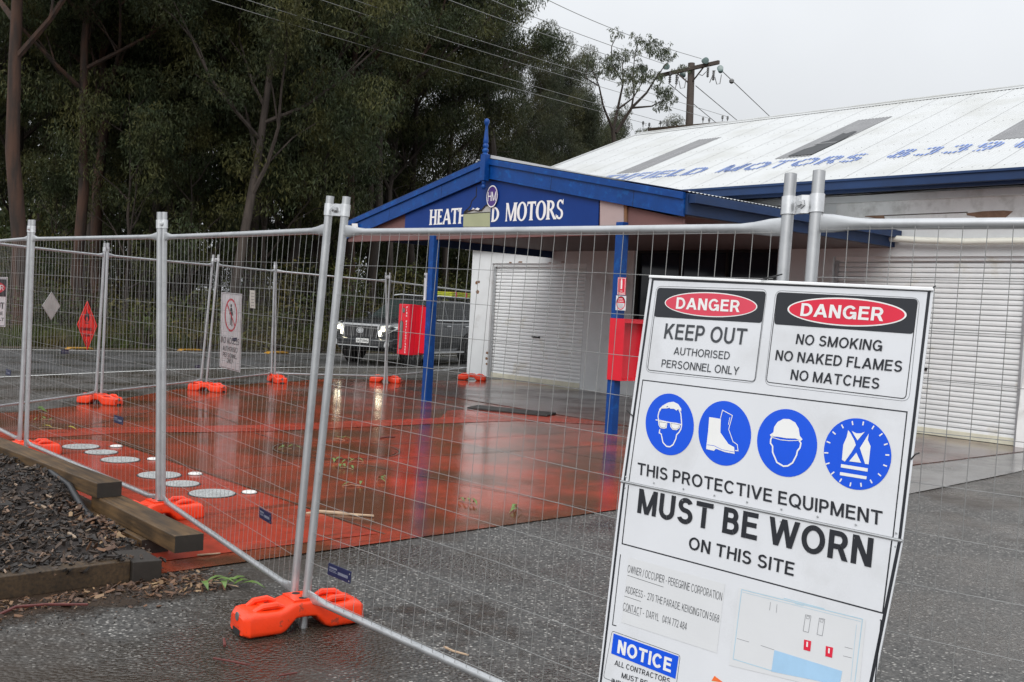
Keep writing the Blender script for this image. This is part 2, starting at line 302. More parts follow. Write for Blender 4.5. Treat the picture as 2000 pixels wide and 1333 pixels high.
# ------------------------------------------------------------------ mesh helpers
def wl(o):
    v = V((0, 0, 0))
    while o: v = v+o.location; o = o.parent
    return v
class MB:
    def __init__(s): s.v = []; s.f = []
    def add(s, vs, fs):
        k = len(s.v); s.v += [V(p) for p in vs]; s.f += [[i+k for i in q] for q in fs]; return s
    def box(s, x0, x1, y0, y1, z0, z1):
        vs = [(x, y, z) for z in (z0, z1) for y in (y0, y1) for x in (x0, x1)]
        return s.add(vs, [(0, 2, 3, 1), (4, 5, 7, 6), (0, 1, 5, 4), (1, 3, 7, 5), (3, 2, 6, 7), (2, 0, 4, 6)])
    def obox(s, o, a, b, c):                                  # box from a corner and three edge vectors
        o, a, b, c = V(o), V(a), V(b), V(c); vs = [o, o+a, o+b, o+a+b, o+c, o+a+c, o+b+c, o+a+b+c]
        return s.add(vs, [(0, 2, 3, 1), (4, 5, 7, 6), (0, 1, 5, 4), (1, 3, 7, 5), (3, 2, 6, 7), (2, 0, 4, 6)])
    def tube(s, pts, rad, n=8, cap=True, flat=None):
        pts = [V(p) for p in pts]; m = len(pts); rad = rad if isinstance(rad, (list, tuple)) else [rad]*m
        vs = []; ref = None
        for i, p in enumerate(pts):
            t = (pts[min(i+1, m-1)]-pts[max(i-1, 0)]).normalized()
            if ref is None: ref = V((0, 0, 1)) if abs(t.z) < .9 else V((1, 0, 0))
            a = (ref-t*ref.dot(t)).normalized(); b = t.cross(a); ref = a
            ra, rb = rad[i] if isinstance(rad[i], tuple) else (rad[i], rad[i])
            for k in range(n):
                an = 2*math.pi*k/n; vs.append(p+a*(ra*math.cos(an))+b*(rb*math.sin(an)))
        fs = [(i*n+k, i*n+(k+1) % n, (i+1)*n+(k+1) % n, (i+1)*n+k) for i in range(m-1) for k in range(n)]
        if cap: fs += [tuple(range(n))[::-1], tuple((m-1)*n+k for k in range(n))]
        return s.add(vs, fs)
    def prism(s, pts, d):                                     # polygon swept along d
        pts = [V(p) for p in pts]; d = V(d); n = len(pts)
        return s.add(pts+[p+d for p in pts], [tuple(range(n))[::-1], tuple(range(n, 2*n))]+[(i, (i+1) % n, n+(i+1) % n, n+i) for i in range(n)])
    def poly(s, pts): return s.add(pts, [tuple(range(len(pts)))])
    def lathe(s, c, prof, n=16, ax=(0, 0, 1)):
        ax = V(ax).normalized(); a = ax.orthogonal().normalized(); b = ax.cross(a); c = V(c); vs = []
        for h, r in prof:
            for k in range(n): an = 2*math.pi*k/n; vs.append(c+ax*h+a*(r*math.cos(an))+b*(r*math.sin(an)))
        m = len(prof)
        fs = [(i*n+k, i*n+(k+1) % n, (i+1)*n+(k+1) % n, (i+1)*n+k) for i in range(m-1) for k in range(n)]
        fs += [tuple(range(n))[::-1], tuple((m-1)*n+k for k in range(n))]
        return s.add(vs, fs)
    def disc(s, c, a, b, n=40, t=None):                       # ellipse with half axes a, b, optional thickness vector
        c, a, b = V(c), V(a), V(b); pts = [c+a*math.cos(2*math.pi*k/n)+b*math.sin(2*math.pi*k/n) for k in range(n)]
        return s.prism(pts, t) if t else s.poly(pts)
    def ring(s, c, a, b, k=.9, n=48):
        c, a, b = V(c), V(a), V(b); o = [a*math.cos(2*math.pi*i/n)+b*math.sin(2*math.pi*i/n) for i in range(n)]
        return s.add([c+q for q in o]+[c+q*k for q in o], [(i, (i+1) % n, n+(i+1) % n, n+i) for i in range(n)])
    def stroke(s, pts, wd, nrm, closed=False):                # flat mitred line lying on a plane of normal nrm
        pts = [V(p) for p in pts]; n = len(pts); nrm = V(nrm).normalized(); lo = []; hi = []
        for i in range(n):
            p = pts[i]; a = pts[i-1] if (i > 0 or closed) else None; b = pts[(i+1) % n] if (i < n-1 or closed) else None
            d1 = (p-a).normalized() if a is not None else None; d2 = (b-p).normalized() if b is not None else None
            d = ((d1 or d2)+(d2 or d1)).normalized(); q = nrm.cross(d).normalized()
            k = 1/max(.35, (nrm.cross(d1 or d2)).normalized().dot(q))
            lo.append(p-q*(wd/2*k)); hi.append(p+q*(wd/2*k))
        m = n if closed else n-1
        return s.add(lo+hi, [(i, (i+1) % n, n+(i+1) % n, n+i) for i in range(m)])
    def build(s, name, m, parent=None, smooth=False, bevel=0., sub=0):
        me = bpy.data.meshes.new(name); o0 = wl(parent) if parent else V((0, 0, 0))
        me.from_pydata([p-o0 for p in s.v], [], s.f); me.validate(); me.update()
        bm = bmesh.new(); bm.from_mesh(me); bmesh.ops.recalc_face_normals(bm, faces=bm.faces)
        if smooth:
            for q in bm.faces: q.smooth = True
            for e in bm.edges:
                if len(e.link_faces) == 2 and e.calc_face_angle(0) > math.radians(42): e.smooth = False
        bm.to_mesh(me); bm.free()
        if m is not None: me.materials.append(MT[m] if isinstance(m, str) else m)
        o = bpy.data.objects.new(name, me); COL.objects.link(o)
        if parent: o.parent = parent
        if bevel:
            b = o.modifiers.new('bevel', 'BEVEL'); b.width = bevel; b.segments = 2; b.limit_method = 'ANGLE'; b.angle_limit = math.radians(40)
        if sub:
            q = o.modifiers.new('sub', 'SUBSURF'); q.levels = q.render_levels = sub
        return o
def tag(o, label=None, cat=None, group=None, kind=None):
    if label: o['label'] = label
    if cat: o['category'] = cat
    if group: o['group'] = group
    if kind: o['kind'] = kind
    return o
def thing(name, label, cat, loc=(0, 0, 0), group=None, rz=0):
    o = bpy.data.objects.new(name, None); COL.objects.link(o); o.location = loc; o.rotation_euler.z = rz; o.empty_display_size = .2
    return tag(o, label, cat, group)
def copy_tree(o, parent=None):
    c = o.copy(); COL.objects.link(c); c.parent = parent
    for ch in list(o.children): copy_tree(ch, c)
    return c
def fastmesh(name, verts, nper, m, parent=None):              # many loose polygons of nper corners from one numpy array
    k = len(verts)//nper; me = bpy.data.meshes.new(name); me.vertices.add(len(verts)); me.vertices.foreach_set('co', np.asarray(verts, np.float32).ravel())
    me.loops.add(k*nper); me.loops.foreach_set('vertex_index', np.arange(k*nper, dtype=np.int32)); me.polygons.add(k)
    me.polygons.foreach_set('loop_start', np.arange(0, k*nper, nper, dtype=np.int32)); me.update(calc_edges=True); me.materials.append(MT[m])
    return me
def letter(ch, t):
    """plain sans letter of cap height 1 and stroke t: returns width and a list of polygons"""
    h = t/2; out = []
    def v(x, y0=0., y1=1.): out.append([(x-h, y0), (x+h, y0), (x+h, y1), (x-h, y1)])
    def hz(y, x0, x1): k = t*.46; out.append([(x0, y-k), (x1, y-k), (x1, y+k), (x0, y+k)])
    def dg(x0, y0, x1, y1, k=1.1): q = h*k; out.append([(x0-q, y0), (x0+q, y0), (x1+q, y1), (x1-q, y1)])
    def arc(cx, cy, rx, ry, a0, a1):
        n = max(6, int(abs(a1-a0)/12)); ty = t*.93
        for i in range(n):
            A, B = math.radians(a0+(a1-a0)*i/n), math.radians(a0+(a1-a0)*(i+1)/n)
            P = lambda an, o: (cx+(rx-o*t)*math.cos(an), cy+(ry-o*ty)*math.sin(an))
            out.append([P(A, 0), P(B, 0), P(B, 1), P(A, 1)])
    T = 1-t*.46; Bt = t*.46; g = .74
    if ch == 'A': g = .84; dg(.07, 0, g/2, 1); dg(g-.07, 0, g/2, 1); hz(.29, .2, g-.2)
    elif ch == 'B': g = .70; v(h); hz(T, t, .38); hz(.53, t, .40); hz(Bt, t, .38); arc(.37, .53-Bt+(.47+Bt)/2, .27, (.47+Bt)/2, -90, 90); arc(.38, (.53+Bt)/2, .32, (.53+Bt)/2, -90, 90)
    elif ch == 'C': g = .84; arc(.43, .5, .43, .515, 38, 322)
    elif ch == 'D': g = .78; v(h); hz(T, t, .34); hz(Bt, t, .34); arc(.33, .5, .45, .5, -90, 90)
    elif ch == 'E': g = .66; v(h); hz(T, t, g-.02); hz(.53, t, g-.06); hz(Bt, t, g)
    elif ch == 'F': g = .60; v(h); hz(T, t, g); hz(.52, t, g-.07)
    elif ch == 'G': g = .86; arc(.43, .5, .43, .515, 38, 335); hz(.46, .46, g-.01); v(g-h*.9, 0, .46)
    elif ch == 'H': v(h); v(g-h); hz(.53, t, g-t)
    elif ch == 'I': g = t; v(h)
    elif ch == 'J': g = .56; v(g-h, .3, 1); arc(g/2, .31, g/2, .325, 190, 360)
    elif ch == 'K': g = .76; v(h); dg(t*.55, .30, g-.12, 1, 1.35); dg(.30, .58, g-.08, 0, 1.2)
    elif ch == 'L': g = .58; v(h); hz(Bt, t, g)
    elif ch == 'M': g = .92; v(h); v(g-h); dg(h*1.1, 1, g/2, 0, 1.0); dg(g-h*1.1, 1, g/2, 0, 1.0)
    elif ch == 'N': v(h); v(g-h); dg(h*1.1, 1, g-h*1.1, 0, 1.15)
    elif ch == 'O': g = .90; arc(.45, .5, .45, .515, 0, 360)
    elif ch == 'P': g = .67; v(h); hz(T, t, .38); hz(.43, t, .38); arc(.37, (.43-Bt+1)/2, .30, (1-.43+Bt)/2, -90, 90)
    elif ch == 'Q': g = .90; arc(.45, .5, .45, .515, 0, 360); dg(.52, .24, .83, -.07, 1.3)
    elif ch == 'R': g = .73; v(h); hz(T, t, .40); hz(.45, t, .40); arc(.39, (.45-Bt+1)/2, .31, (1-.45+Bt)/2, -90, 90); dg(.42, .47, g-.08, 0, 1.1)
    elif ch == 'S': g = .72; m = .52; arc(.36, (1.015+m-Bt)/2, .33, (1.015-m+Bt)/2, 22, 270); arc(.36, (m+Bt-.015)/2, .36, (m+Bt+.015)/2, -160, 90)
    elif ch == 'T': g = .76; hz(T, 0, g); v(g/2, 0, 1-t)
    elif ch == 'U': v(h, .35, 1); v(g-h, .35, 1); arc(g/2, .355, g/2, .37, 180, 360)
    elif ch == 'V': g = .82; dg(.07, 1, g/2, 0); dg(g-.07, 1, g/2, 0)
    elif ch == 'W': g = 1.16; dg(.07, 1, .31, 0, 1.02); dg(.58, 1, .31, 0, 1.02); dg(.58, 1, .85, 0, 1.02); dg(g-.07, 1, .85, 0, 1.02)
    elif ch == 'X': g = .80; dg(.08, 1, g-.08, 0, 1.2); dg(.08, 0, g-.08, 1, 1.2)
    elif ch == 'Y': g = .80; dg(.08, 1, g/2, .42, 1.15); dg(g-.08, 1, g/2, .42, 1.15); v(g/2, 0, .45)
    elif ch == '0': g = .62; arc(.31, .5, .31, .515, 0, 360)
    elif ch == '1': g = .46; v(.36); dg(.09, .74, .33, 1, 1.3)
    elif ch == '2': g = .62; arc(.31, .70, .31, .31, -30, 170); dg(.11, .06, .50, .55, 1.25); hz(Bt, 0, g)
    elif ch == '3': g = .62; m = .53; arc(.30, (1.015+m-Bt)/2, .29, (1.015-m+Bt)/2, -90, 165); arc(.30, (m+Bt-.015)/2, .32, (m+Bt+.015)/2, -165, 90)
    elif ch == '4': g = .64; v(.45); hz(.27, 0, g); dg(.06, .27, .43, 1, 1.1)
    elif ch == '5': g = .62; hz(T, .10, .56); dg(.08, .45, .13, 1, 1); arc(.30, .32, .32, .335, -160, 135)
    elif ch == '6': g = .62; arc(.31, .315, .31, .33, 0, 360); arc(.37, .50, .37, .515, 62, 195)
    elif ch == '7': g = .60; hz(T, 0, g); dg(.19, 0, .52, 1-t*.9, 1.1)
    elif ch == '8': g = .62; arc(.31, .755, .27, .26, 0, 360); arc(.31, .28, .31, .295, 0, 360)
    elif ch == '9': g = .62; arc(.31, .685, .31, .33, 0, 360); arc(.25, .50, .37, .515, -118, 15)
    elif ch == '/': g = .34; dg(.04, -.05, .30, 1.02, 1)
    elif ch == '-': g = .34; hz(.38, 0, g)
    elif ch == ',': g = t; out.append([(0, .14), (t, .14), (t, .02), (t*.3, -.14), (0, -.14), (t*.35, 0), (0, 0)])
    elif ch == ':': g = t; v(h, 0, t); v(h, .5, .5+t)
    elif ch == '(': g = .26; arc(.36, .42, .36, .62, 115, 245)
    elif ch == ')': g = .26; arc(-.10, .42, .36, .62, -65, 65)
    return g, out
_tg = {}
def text_geo(s, bold=0.):
    if (s, bold) not in _tg:
        t = .132+bold*2.9; x = 0; vs = []; fs = []; n = 0
        for ch in s:
            if ch == ' ': x += .34; continue
            g, polys = letter(ch, t)
            for q in polys: k = len(vs); vs += [(x+p[0], p[1], (n % 7)*.00012) for p in q]; fs.append(tuple(range(k, k+len(q)))); n += 1
            x += g+.155-t*.15
        _tg[(s, bold)] = (vs, fs)
    return _tg[(s, bold)]
def text_into(mb, s, O, X, Y, bold=0.):                       # s on a baseline O..O+X with cap height vector Y
    vs, fs = text_geo(s, bold); x0 = min(v[0] for v in vs); x1 = max(v[0] for v in vs); O, X, Y = V(O), V(X), V(Y); nn = X.cross(Y).normalized()
    mb.add([O+X*((v[0]-x0)/(x1-x0))+Y*v[1]+nn*v[2] for v in vs], fs); return mb

# ================================================================== ground, road, slab
tag(MB().add([(-150, -150, -.03), (150, -150, -.03), (150, 150, -.03), (-150, 150, -.03)], [(0, 1, 2, 3)]).build('ground', 'verge'), kind='structure')
def sheet(name, pts, z, m, lift=True):
    o = MB().poly([(p[0], p[1], z) for p in pts]).build(name, m); return tag(o, kind='structure')
sheet('forecourt_asphalt', [(-9.5, -60), (45, -60), (45, 1), (18, .3), (-.9, .3), (-.9, 60), (-9.5, 60)], 0, 'asphalt')
sheet('road', [(-8.6, -70), (2.5, -18), (-.2, -10.6), (-2.0, -6.7), (-2.7, -3), (-2.9, 4), (-2.9, 60), (-9.3, 60), (-8.3, 0)], .004, 'road')
def line(name, pts, wd, z, m):
    return tag(MB().stroke([(p[0], p[1], z) for p in pts], wd, (0, 0, 1)).build(name, m), kind='structure')
line('near_road_line', [(2.0, -15.5), (-.4, -10.1), (-2.0, -6.6), (-2.75, -3), (-2.9, 4), (-2.9, 40)], .11, .008, 'paint_line')
line('far_road_line', [(-8.0, -60), (-7.95, -8), (-7.8, -4), (-7.6, 0), (-7.7, 10), (-8.4, 50)], .13, .008, 'paint_line')
SL = [(5.0, -12.9), (4.5, -11.04), (3.8, -10.0), (1.62, -7.73), (1.5, -7.14), (.27, -4.29), (.94, -1.48), (.7, -.03), (11.72, -.03), (11.76, -.9), (12.0, -3.5), (12.24, -8.85), (12.33, -12.43), (12.33, -13.1)]
sheet('red_concrete_slab', SL, .008, 'slab')
sheet('tank_slab', [(7.1, -13.0), (7.1, -11.25), (7.35, -11.08), (12.08, -11.0), (12.1, -13.0)], .012, 'slab_red')
sheet('red_band', [(6.42, -12.6), (6.25, -10.9), (6.5, -9.06), (6.5, -6.24), (5.72, -5.5), (5.75, -4.6), (7.6, -3.9), (8.0, -4.15), (7.1, -5.3), (7.05, -6.3), (7.08, -9.3), (6.75, -10.7), (7.0, -12.6)], .012, 'slab_red')
tag(MB().box(2.3, 12.0, -4.1, -.03, 0, .016).build('brick_apron', 'brickpave'), kind='structure')
sheet('concrete_gutter', [(11.78, -.9), (12.02, -3.5), (12.14, -6.2), (13.05, -6.3), (12.85, -2.9), (12.6, 0), (11.74, 0)], .007, 'slab_grey')
j = MB()
for a, b in (((7.3, -11.03), (12.12, -10.97)), ((9.45, -9.5), (12.2, -9.0)), ((8.5, -8.6), (8.3, -5.2)), ((8.3, -5.2), (8.2, -4.2)), ((9.5, -6.9), (12.1, -6.7)), ((8.2, -4.2), (11.9, -4.15)), ((9.3, -10.9), (9.45, -4.2)), ((7.15, -9.4), (9.4, -9.5)), ((4.2, -8.9), (6.4, -9.2)), ((3.2, -4.3), (5.7, -4.7)), ((6.15, -11.0), (2.9, -7.6)), ((2.9, -7.6), (5.7, -5.4))):
    j.stroke([(*a, .0145), (*b, .0145)], .012, (0, 0, 1))
tag(j.build('slab_joints', 'timber_dark'), kind='structure')
# verge terrain rising into the forest
vb = MB(); nx, ny = 24, 60
for i in range(nx+1):
    for k in range(ny+1):
        x = -8.35-i*i*.14; y = -75+k*2.6; d = -8.35-x
        vb.v.append(V((x, y, .012+min(1.6, d*.05)+.18*math.sin(y*.7+i)*min(1, d*.15))))
for i in range(nx):
    for k in range(ny): a = i*(ny+1)+k; vb.f.append([a, a+1, a+ny+2, a+ny+1])
tag(vb.build('verge_ground', 'verge', smooth=True), kind='structure')
def vz(x): return min(1.6, max(0, -8.35-x)*.05)

# manhole and tank covers
t = thing('manhole_cover', 'large round red painted manhole lid flush in middle of slab', 'manhole', (8.55, -9.0, .008))
MB().disc((8.62, -9.2, .013), (.62, 0, 0), (0, .62, 0), 48).build('lid', 'slab', t)
MB().ring((8.62, -9.2, .016), (.66, 0, 0), (0, .66, 0), .978).build('rim', 'timber_dark', t)
names = ['grey checker plate tank cover farthest from timber edge end, first of six', 'small grey checker tank cover second from far end of red strip', 'grey round tank cover third from far end, left of fence post',
         'grey tank cover right behind the leaning single fence post', 'grey tank cover just right of fence post, fifth along', 'nearest and largest grey checker plate tank cover on red strip']
cc = [(7.62, -11.47, .165), (8.03, -11.42, .142), (8.52, -11.42, .163), (9.41, -11.42, .172), (9.86, -11.42, .138), (10.34, -11.38, .172)]
for (x, y, r), lb in zip(cc, names):
    t = thing('tank_cover', lb, 'tank cover', (x, y, .012), 'grey tank covers in the red concrete')
    MB().lathe((x, y, .010), [(0, r+.012), (.006, r+.012)], 36).build('rim', 'cover_rim', t)
    p = MB().lathe((x, y, .012), [(0, r), (.009, r), (.0091, r*.98)], 36)
    for i in range(-9, 10):
        for k in range(-9, 10):
            u, v = i*.036+(k % 2)*.018, k*.034
            if u*u+v*v < (r*.9)**2:
                q = .010 if (i+k) % 2 else -.010
                p.obox((x+u-.009, y+v-q, .021), (.018, 2*q, 0), (-.004*q/.01, .004, 0), (0, 0, .0035))
    p.build('lid', 'cover', t)
for (px, py), lb in zip([(227, 873), (300, 898), (381, 927), (487, 963)], ['small white filler cap farthest along the red strip', 'small white filler cap beside the dark fence tag', 'small white filler cap right of the fence post', 'nearest small white filler cap at edge of red strip']):
    c = gz(px, py, .012); t = thing('filler_cap', lb, 'filler cap', c, 'white filler caps in the red concrete')
    MB().lathe(c, [(0, .058), (.012, .055), (.016, .045)], 24).build('lid', 'cap', t); MB().lathe(c, [(0, .066), (.004, .066)], 24).build('rim', 'cover_rim', t)
t = MB().obox((5.62, -5.06, .012), (1.22, .54, 0), (-.25, .42, 0), (0, 0, .028)).build('access_plate', 'steelplate', bevel=.006)
tag(t, 'dark steel plate lying on slab between the two blue canopy posts', 'plate')

# ================================================================== mulch bed with sleepers
def beam(name, p, q, wv, h, label, m='sleeper'):              # p, q: bottom edge nearest the camera; wv: width vector
    p, q, wv = V(p), V(q), V(wv); d = (q-p).normalized(); t = thing(name, label, 'timber sleeper', p, 'timber sleepers edging the bark bed')
    MB().obox(p, q-p-d*.002, wv, (0, 0, h)).build('timber', m, t, bevel=.006)
    MB().obox(q-d*.002+wv*.02+V((0, 0, h*.02)), d*.003, wv*.96, (0, 0, h*.96)).build('end_grain', 'sleeper_end', t)
    return t
beam('timber_sleeper', (7.6, -12.74, .2), (11.08, -12.53, .2), (-.011, .17, 0), .1, 'weathered sleeper at back of bark bed, top of the stack')
beam('timber_sleeper', (10.93, -12.51, .1), (12.30, -12.52, .1), (.01, .17, 0), .1, 'weathered sleeper with dark cut end beside orange fence foot')
beam('timber_sleeper', (8.0, -12.60, 0), (11.9, -12.55, 0), (0, .17, 0), .098, 'bottom sleeper in shadow under the stacked sleepers')
beam('timber_sleeper', (12.44, -15.6, 0), (12.40, -12.80, 0), (-.11, 0, 0), .12, 'low sleeper with painted-in shade along the front edge of bark bed', 'sleeper_shaded')
tag(MB().obox((12.14, -12.80, 0), (.28, 0, 0), (.03, .15, 0), (0, 0, .115)).build('sleeper_offcut', 'sleeper_end', bevel=.006), 'short dark timber block closing front corner of bark bed', 'timber block')
def mz(x, y): return .085+.05*max(0, min(1, (12.2-x)/1.6))+.10*max(0, min(1, (11.0-x)/.5))*max(0, min(1, (y+13.1)/.45))+.03*math.sin(x*5+y*3)*.5+.02*math.sin(x*13.1-y*9)
bed = MB(); gx, gy = 60, 50
for i in range(gx+1):
    for k in range(gy+1):
        x = 6.2+i*(12.36-6.2)/gx; y = -16.2+k*(16.2-12.60)/gy; bed.v.append(V((x, y, mz(x, y)-.012)))
for i in range(gx):
    for k in range(gy): a = i*(gy+1)+k; bed.f.append([a, a+gy+1, a+gy+2, a+1])
tag(bed.build('bed_soil', 'soil', smooth=True), kind='structure')
def chips(name, n, pos, m, lo, hi, thick, seed):
    r = np.random.default_rng(seed); vs = []
    for _ in range(n):
        c, s = pos(r); ln = r.uniform(lo, hi)*s; wd = ln*r.uniform(.16, .5); th = thick*r.uniform(.5, 1.3)
        az = r.uniform(0, 6.283); ti = r.normal(0, .42); ro = r.normal(0, .55)
        R_ = (Matrix.Rotation(az, 3, 'Z') @ Matrix.Rotation(ti, 3, 'Y') @ Matrix.Rotation(ro, 3, 'X'))
        k = r.uniform(.5, 1, 6)
        top = [(-ln/2*k[0], -wd/2*k[1], th), (ln/2*k[2], -wd/2*k[3], th*.8), (ln/2, wd/2*k[4]*.4, th*.9), (ln/4, wd/2, th), (-ln/2*k[5], wd/2*k[2], th*.9)]
        vs.append([tuple(V(c)+R_@V(p)) for p in top]+[tuple(V(c)+R_@V((p[0]*.9, p[1]*.9, -th*.3))) for p in top])
    mb = MB()
    for q in vs: mb.add(q, [(0, 1, 2, 3, 4), (9, 8, 7, 6, 5), (0, 5, 6, 1), (1, 6, 7, 2), (2, 7, 8, 3), (3, 8, 9, 4), (4, 9, 5, 0)])
    return mb.build(name, m)
def bedpos(r):
    while True:
        x = r.uniform(7.8, 12.42); y = r.uniform(-14.4, -12.60)
        if y > -13.75+(x-12.5)*-.26-.35-.0*x or True:
            if x > 12.25 and r.random() < .75*(x-12.25)/.17: continue
            return (x, y, mz(x, y)+r.uniform(-.006, .022)+(.03 if x > 12.3 else 0)), 1
tag(chips('bark_mulch', 13500, bedpos, 'chips', .014, .062, .008, 3), 'dark wet bark chip mulch filling timber edged bed', 'mulch', kind='stuff')
def litpos(r):
    y = r.uniform(-14.4, -12.45); x = 12.44+abs(r.normal(0, .13))+.02
    if r.random() < .25: x = 12.35+r.uniform(0, .45); y = -12.6+r.normal(0, .12)
    return (x, y, .004+r.uniform(0, .012)), 1
tag(chips('leaf_litter', 800, litpos, 'litter', .012, .06, .0025, 5), 'brown leaf and bark litter along front sleeper on asphalt', 'leaf litter', kind='stuff')
def litpos2(r): y = r.uniform(-14.0, -12.5); return (12.5+abs(r.normal(0, .25)), y, .004), .45
tag(chips('bark_crumbs', 700, litpos2, 'chips', .012, .05, .003, 6), 'small dark bark crumbs washed onto asphalt beside the bed', 'bark crumbs', kind='stuff')
def bedleaf(r): x = r.uniform(10.9, 12.25); return (x, -12.62-abs(r.normal(0, .07))-(.12 if x > 11.9 else 0), mz(x, -12.7)+.03), 1
tag(chips('dry_leaves', 130, bedleaf, 'litter', .03, .085, .003, 8), 'pale dry leaves drifted against sleepers inside bark bed', 'dry leaves', kind='stuff')
def mud(name, x0, x1, y0, y1, F, nx=24, ny=24):
    mb = MB(); cv = []
    for i in range(nx+1):
        for k in range(ny+1): x, y = x0+(x1-x0)*i/nx, y0+(y1-y0)*k/ny; mb.v.append(V((x, y, .0035))); cv.append(F(x, y))
    for i in range(nx):
        for k in range(ny): a = i*(ny+1)+k; mb.f.append([a, a+ny+1, a+ny+2, a+1])
    o = mb.build(name, 'mud'); at_ = o.data.color_attributes.new('cover', 'FLOAT_COLOR', 'POINT')
    for i, c in enumerate(cv): at_.data[i].color = (c, c, c, 1)
    return tag(o, kind='structure')
mud('mud_wash', 12.36, 13.9, -15.4, -12.3, lambda x, y: max(0, .80-(x-12.4)*.75-max(0, y+12.75)*1.2))
mud('mud_wash', 13.0, 15.2, -12.6, -10.6, lambda x, y: .56-.28*math.hypot((x-13.9)/.8, (y+11.7)/.6))
hp = [(gz(x, y, .2)) for x, y in ((70, 925), (110, 938), (145, 955), (175, 975), (190, 985))]
tag(MB().tube([(p.x, p.y-.03, mz(p.x, p.y-.03)+.006) for i, p in enumerate(hp)], .024, 10).build('drain_pipe', 'hose', smooth=True), 'black plastic pipe half buried in bark behind sleepers', 'pipe')

# ================================================================== temporary fence
ORI = {}
def make_foot():
    mb = MB(); n = 28
    # stations along the length: (pos, half width, underside, top)
    st = []
    for i in range(25):
        s = -1+2*i/24; a = abs(s)
        hw = .118 if a > .42 else .118-.020*(1-(a/.42))**.7
        if a > .93: hw -= (a-.93)/.07*.030
        top = .150 if a < .20 else (.150-.026*min(1, (a-.20)/.18))
        if a > .9: top -= (a-.9)/.1*.028
        bot = .068 if a < .16 else (.068-(a-.16)/.20*.066 if a < .36 else .002)
        if a > .97: bot = max(bot, .012)
        st.append((s*.325, hw, max(.002, bot), top))
    vs = []
    for x, hw, b, tp in st:
        for k in range(n):
            an = 2*math.pi*(k+.5)/n; c, s_ = math.cos(an), math.sin(an); e = .34
            yy = math.copysign(abs(c)**e, c)*hw; zz = math.copysign(abs(s_)**e, s_)
            dr = 1-.06*(zz > 0)
            vs.append((x, yy*dr, (b+tp)/2+zz*(tp-b)/2))
    fs = [(i*n+k, i*n+(k+1) % n, (i+1)*n+(k+1) % n, (i+1)*n+k) for i in range(len(st)-1) for k in range(n)]
    fs += [tuple(range(n))[::-1], tuple((len(st)-1)*n+k for k in range(n))]
    mb.add(vs, fs)
    for sg in (-1, 1):                                        # moulded grips and ribs
        mb.tube([(sg*.11, -.060, .128), (sg*.15, -.066, .143), (sg*.22, -.060, .140), (sg*.262, -.05, .118)], [.012, .017, .017, .012], 8)
        mb.tube([(sg*.11, .060, .128), (sg*.15, .066, .143), (sg*.22, .060, .140), (sg*.262, .05, .118)], [.012, .017, .017, .012], 8)
        mb.box(sg*.19-.018, sg*.19+.018, -.05, .05, .118, .130)
    mb.box(-.06, .06, -.075, .075, .146, .157)
    return mb
def make_foot_thing():
    t = thing('barrier_weight', 'foot', 'fence foot', (0, 0, 0), 'orange plastic fence feet')
    make_foot().build('block', 'orange', t, smooth=True)
    for sg in (-1, 1): MB().lathe((sg*.322, 0, .092), [(0, .022), (.006*1, .021)], 18, (sg, 0, 0)).build('plug', 'dark_plug', t)
    for sg in (-1, 1):
        MB().lathe((0, sg*.045, .1572), [(0, .0215), (.0006, .0215)], 16).build('post_hole', 'dark', t)
        MB().box(sg*.3262-.002, sg*.3262+.002, -.045, .045, .004, .034).build('drain_notch', 'dark', t)
    return t
foot0 = make_foot_thing()
FEET = [((13.515, -12.415), 84, 'large orange plastic fence foot in the foreground on wet asphalt'),
        ((11.03, -12.10), 92, 'orange fence foot half hidden behind cut timber sleeper'),
        ((7.93, -12.08), 90, 'orange fence foot just peeping over timber at left'),
        ((3.85, -9.97), 32, 'orange fence foot on slab edge right of red diamond sign'),
        ((2.33, -7.75), 32, 'orange fence foot at slab edge just left of no access sign post'),
        ((.92, -5.75), -12, 'small orange fence foot seen end on in far fence'),
        ((1.12, -3.50), 45, 'orange fence foot in front of parked dark car'),
        ((.74, -1.02), 45, 'orange fence foot against base of white garage corner'),
        ((18.3, -11.35), 100, 'orange fence foot beyond right edge of the site sign')]
for i, ((x, y), a, lb) in enumerate(FEET[:8]):
    t = foot0 if i == 0 else copy_tree(foot0); t.location = (x, y, 0); t.rotation_euler.z = math.radians(a); t['label'] = lb; t.scale = (.94, .94, .94)

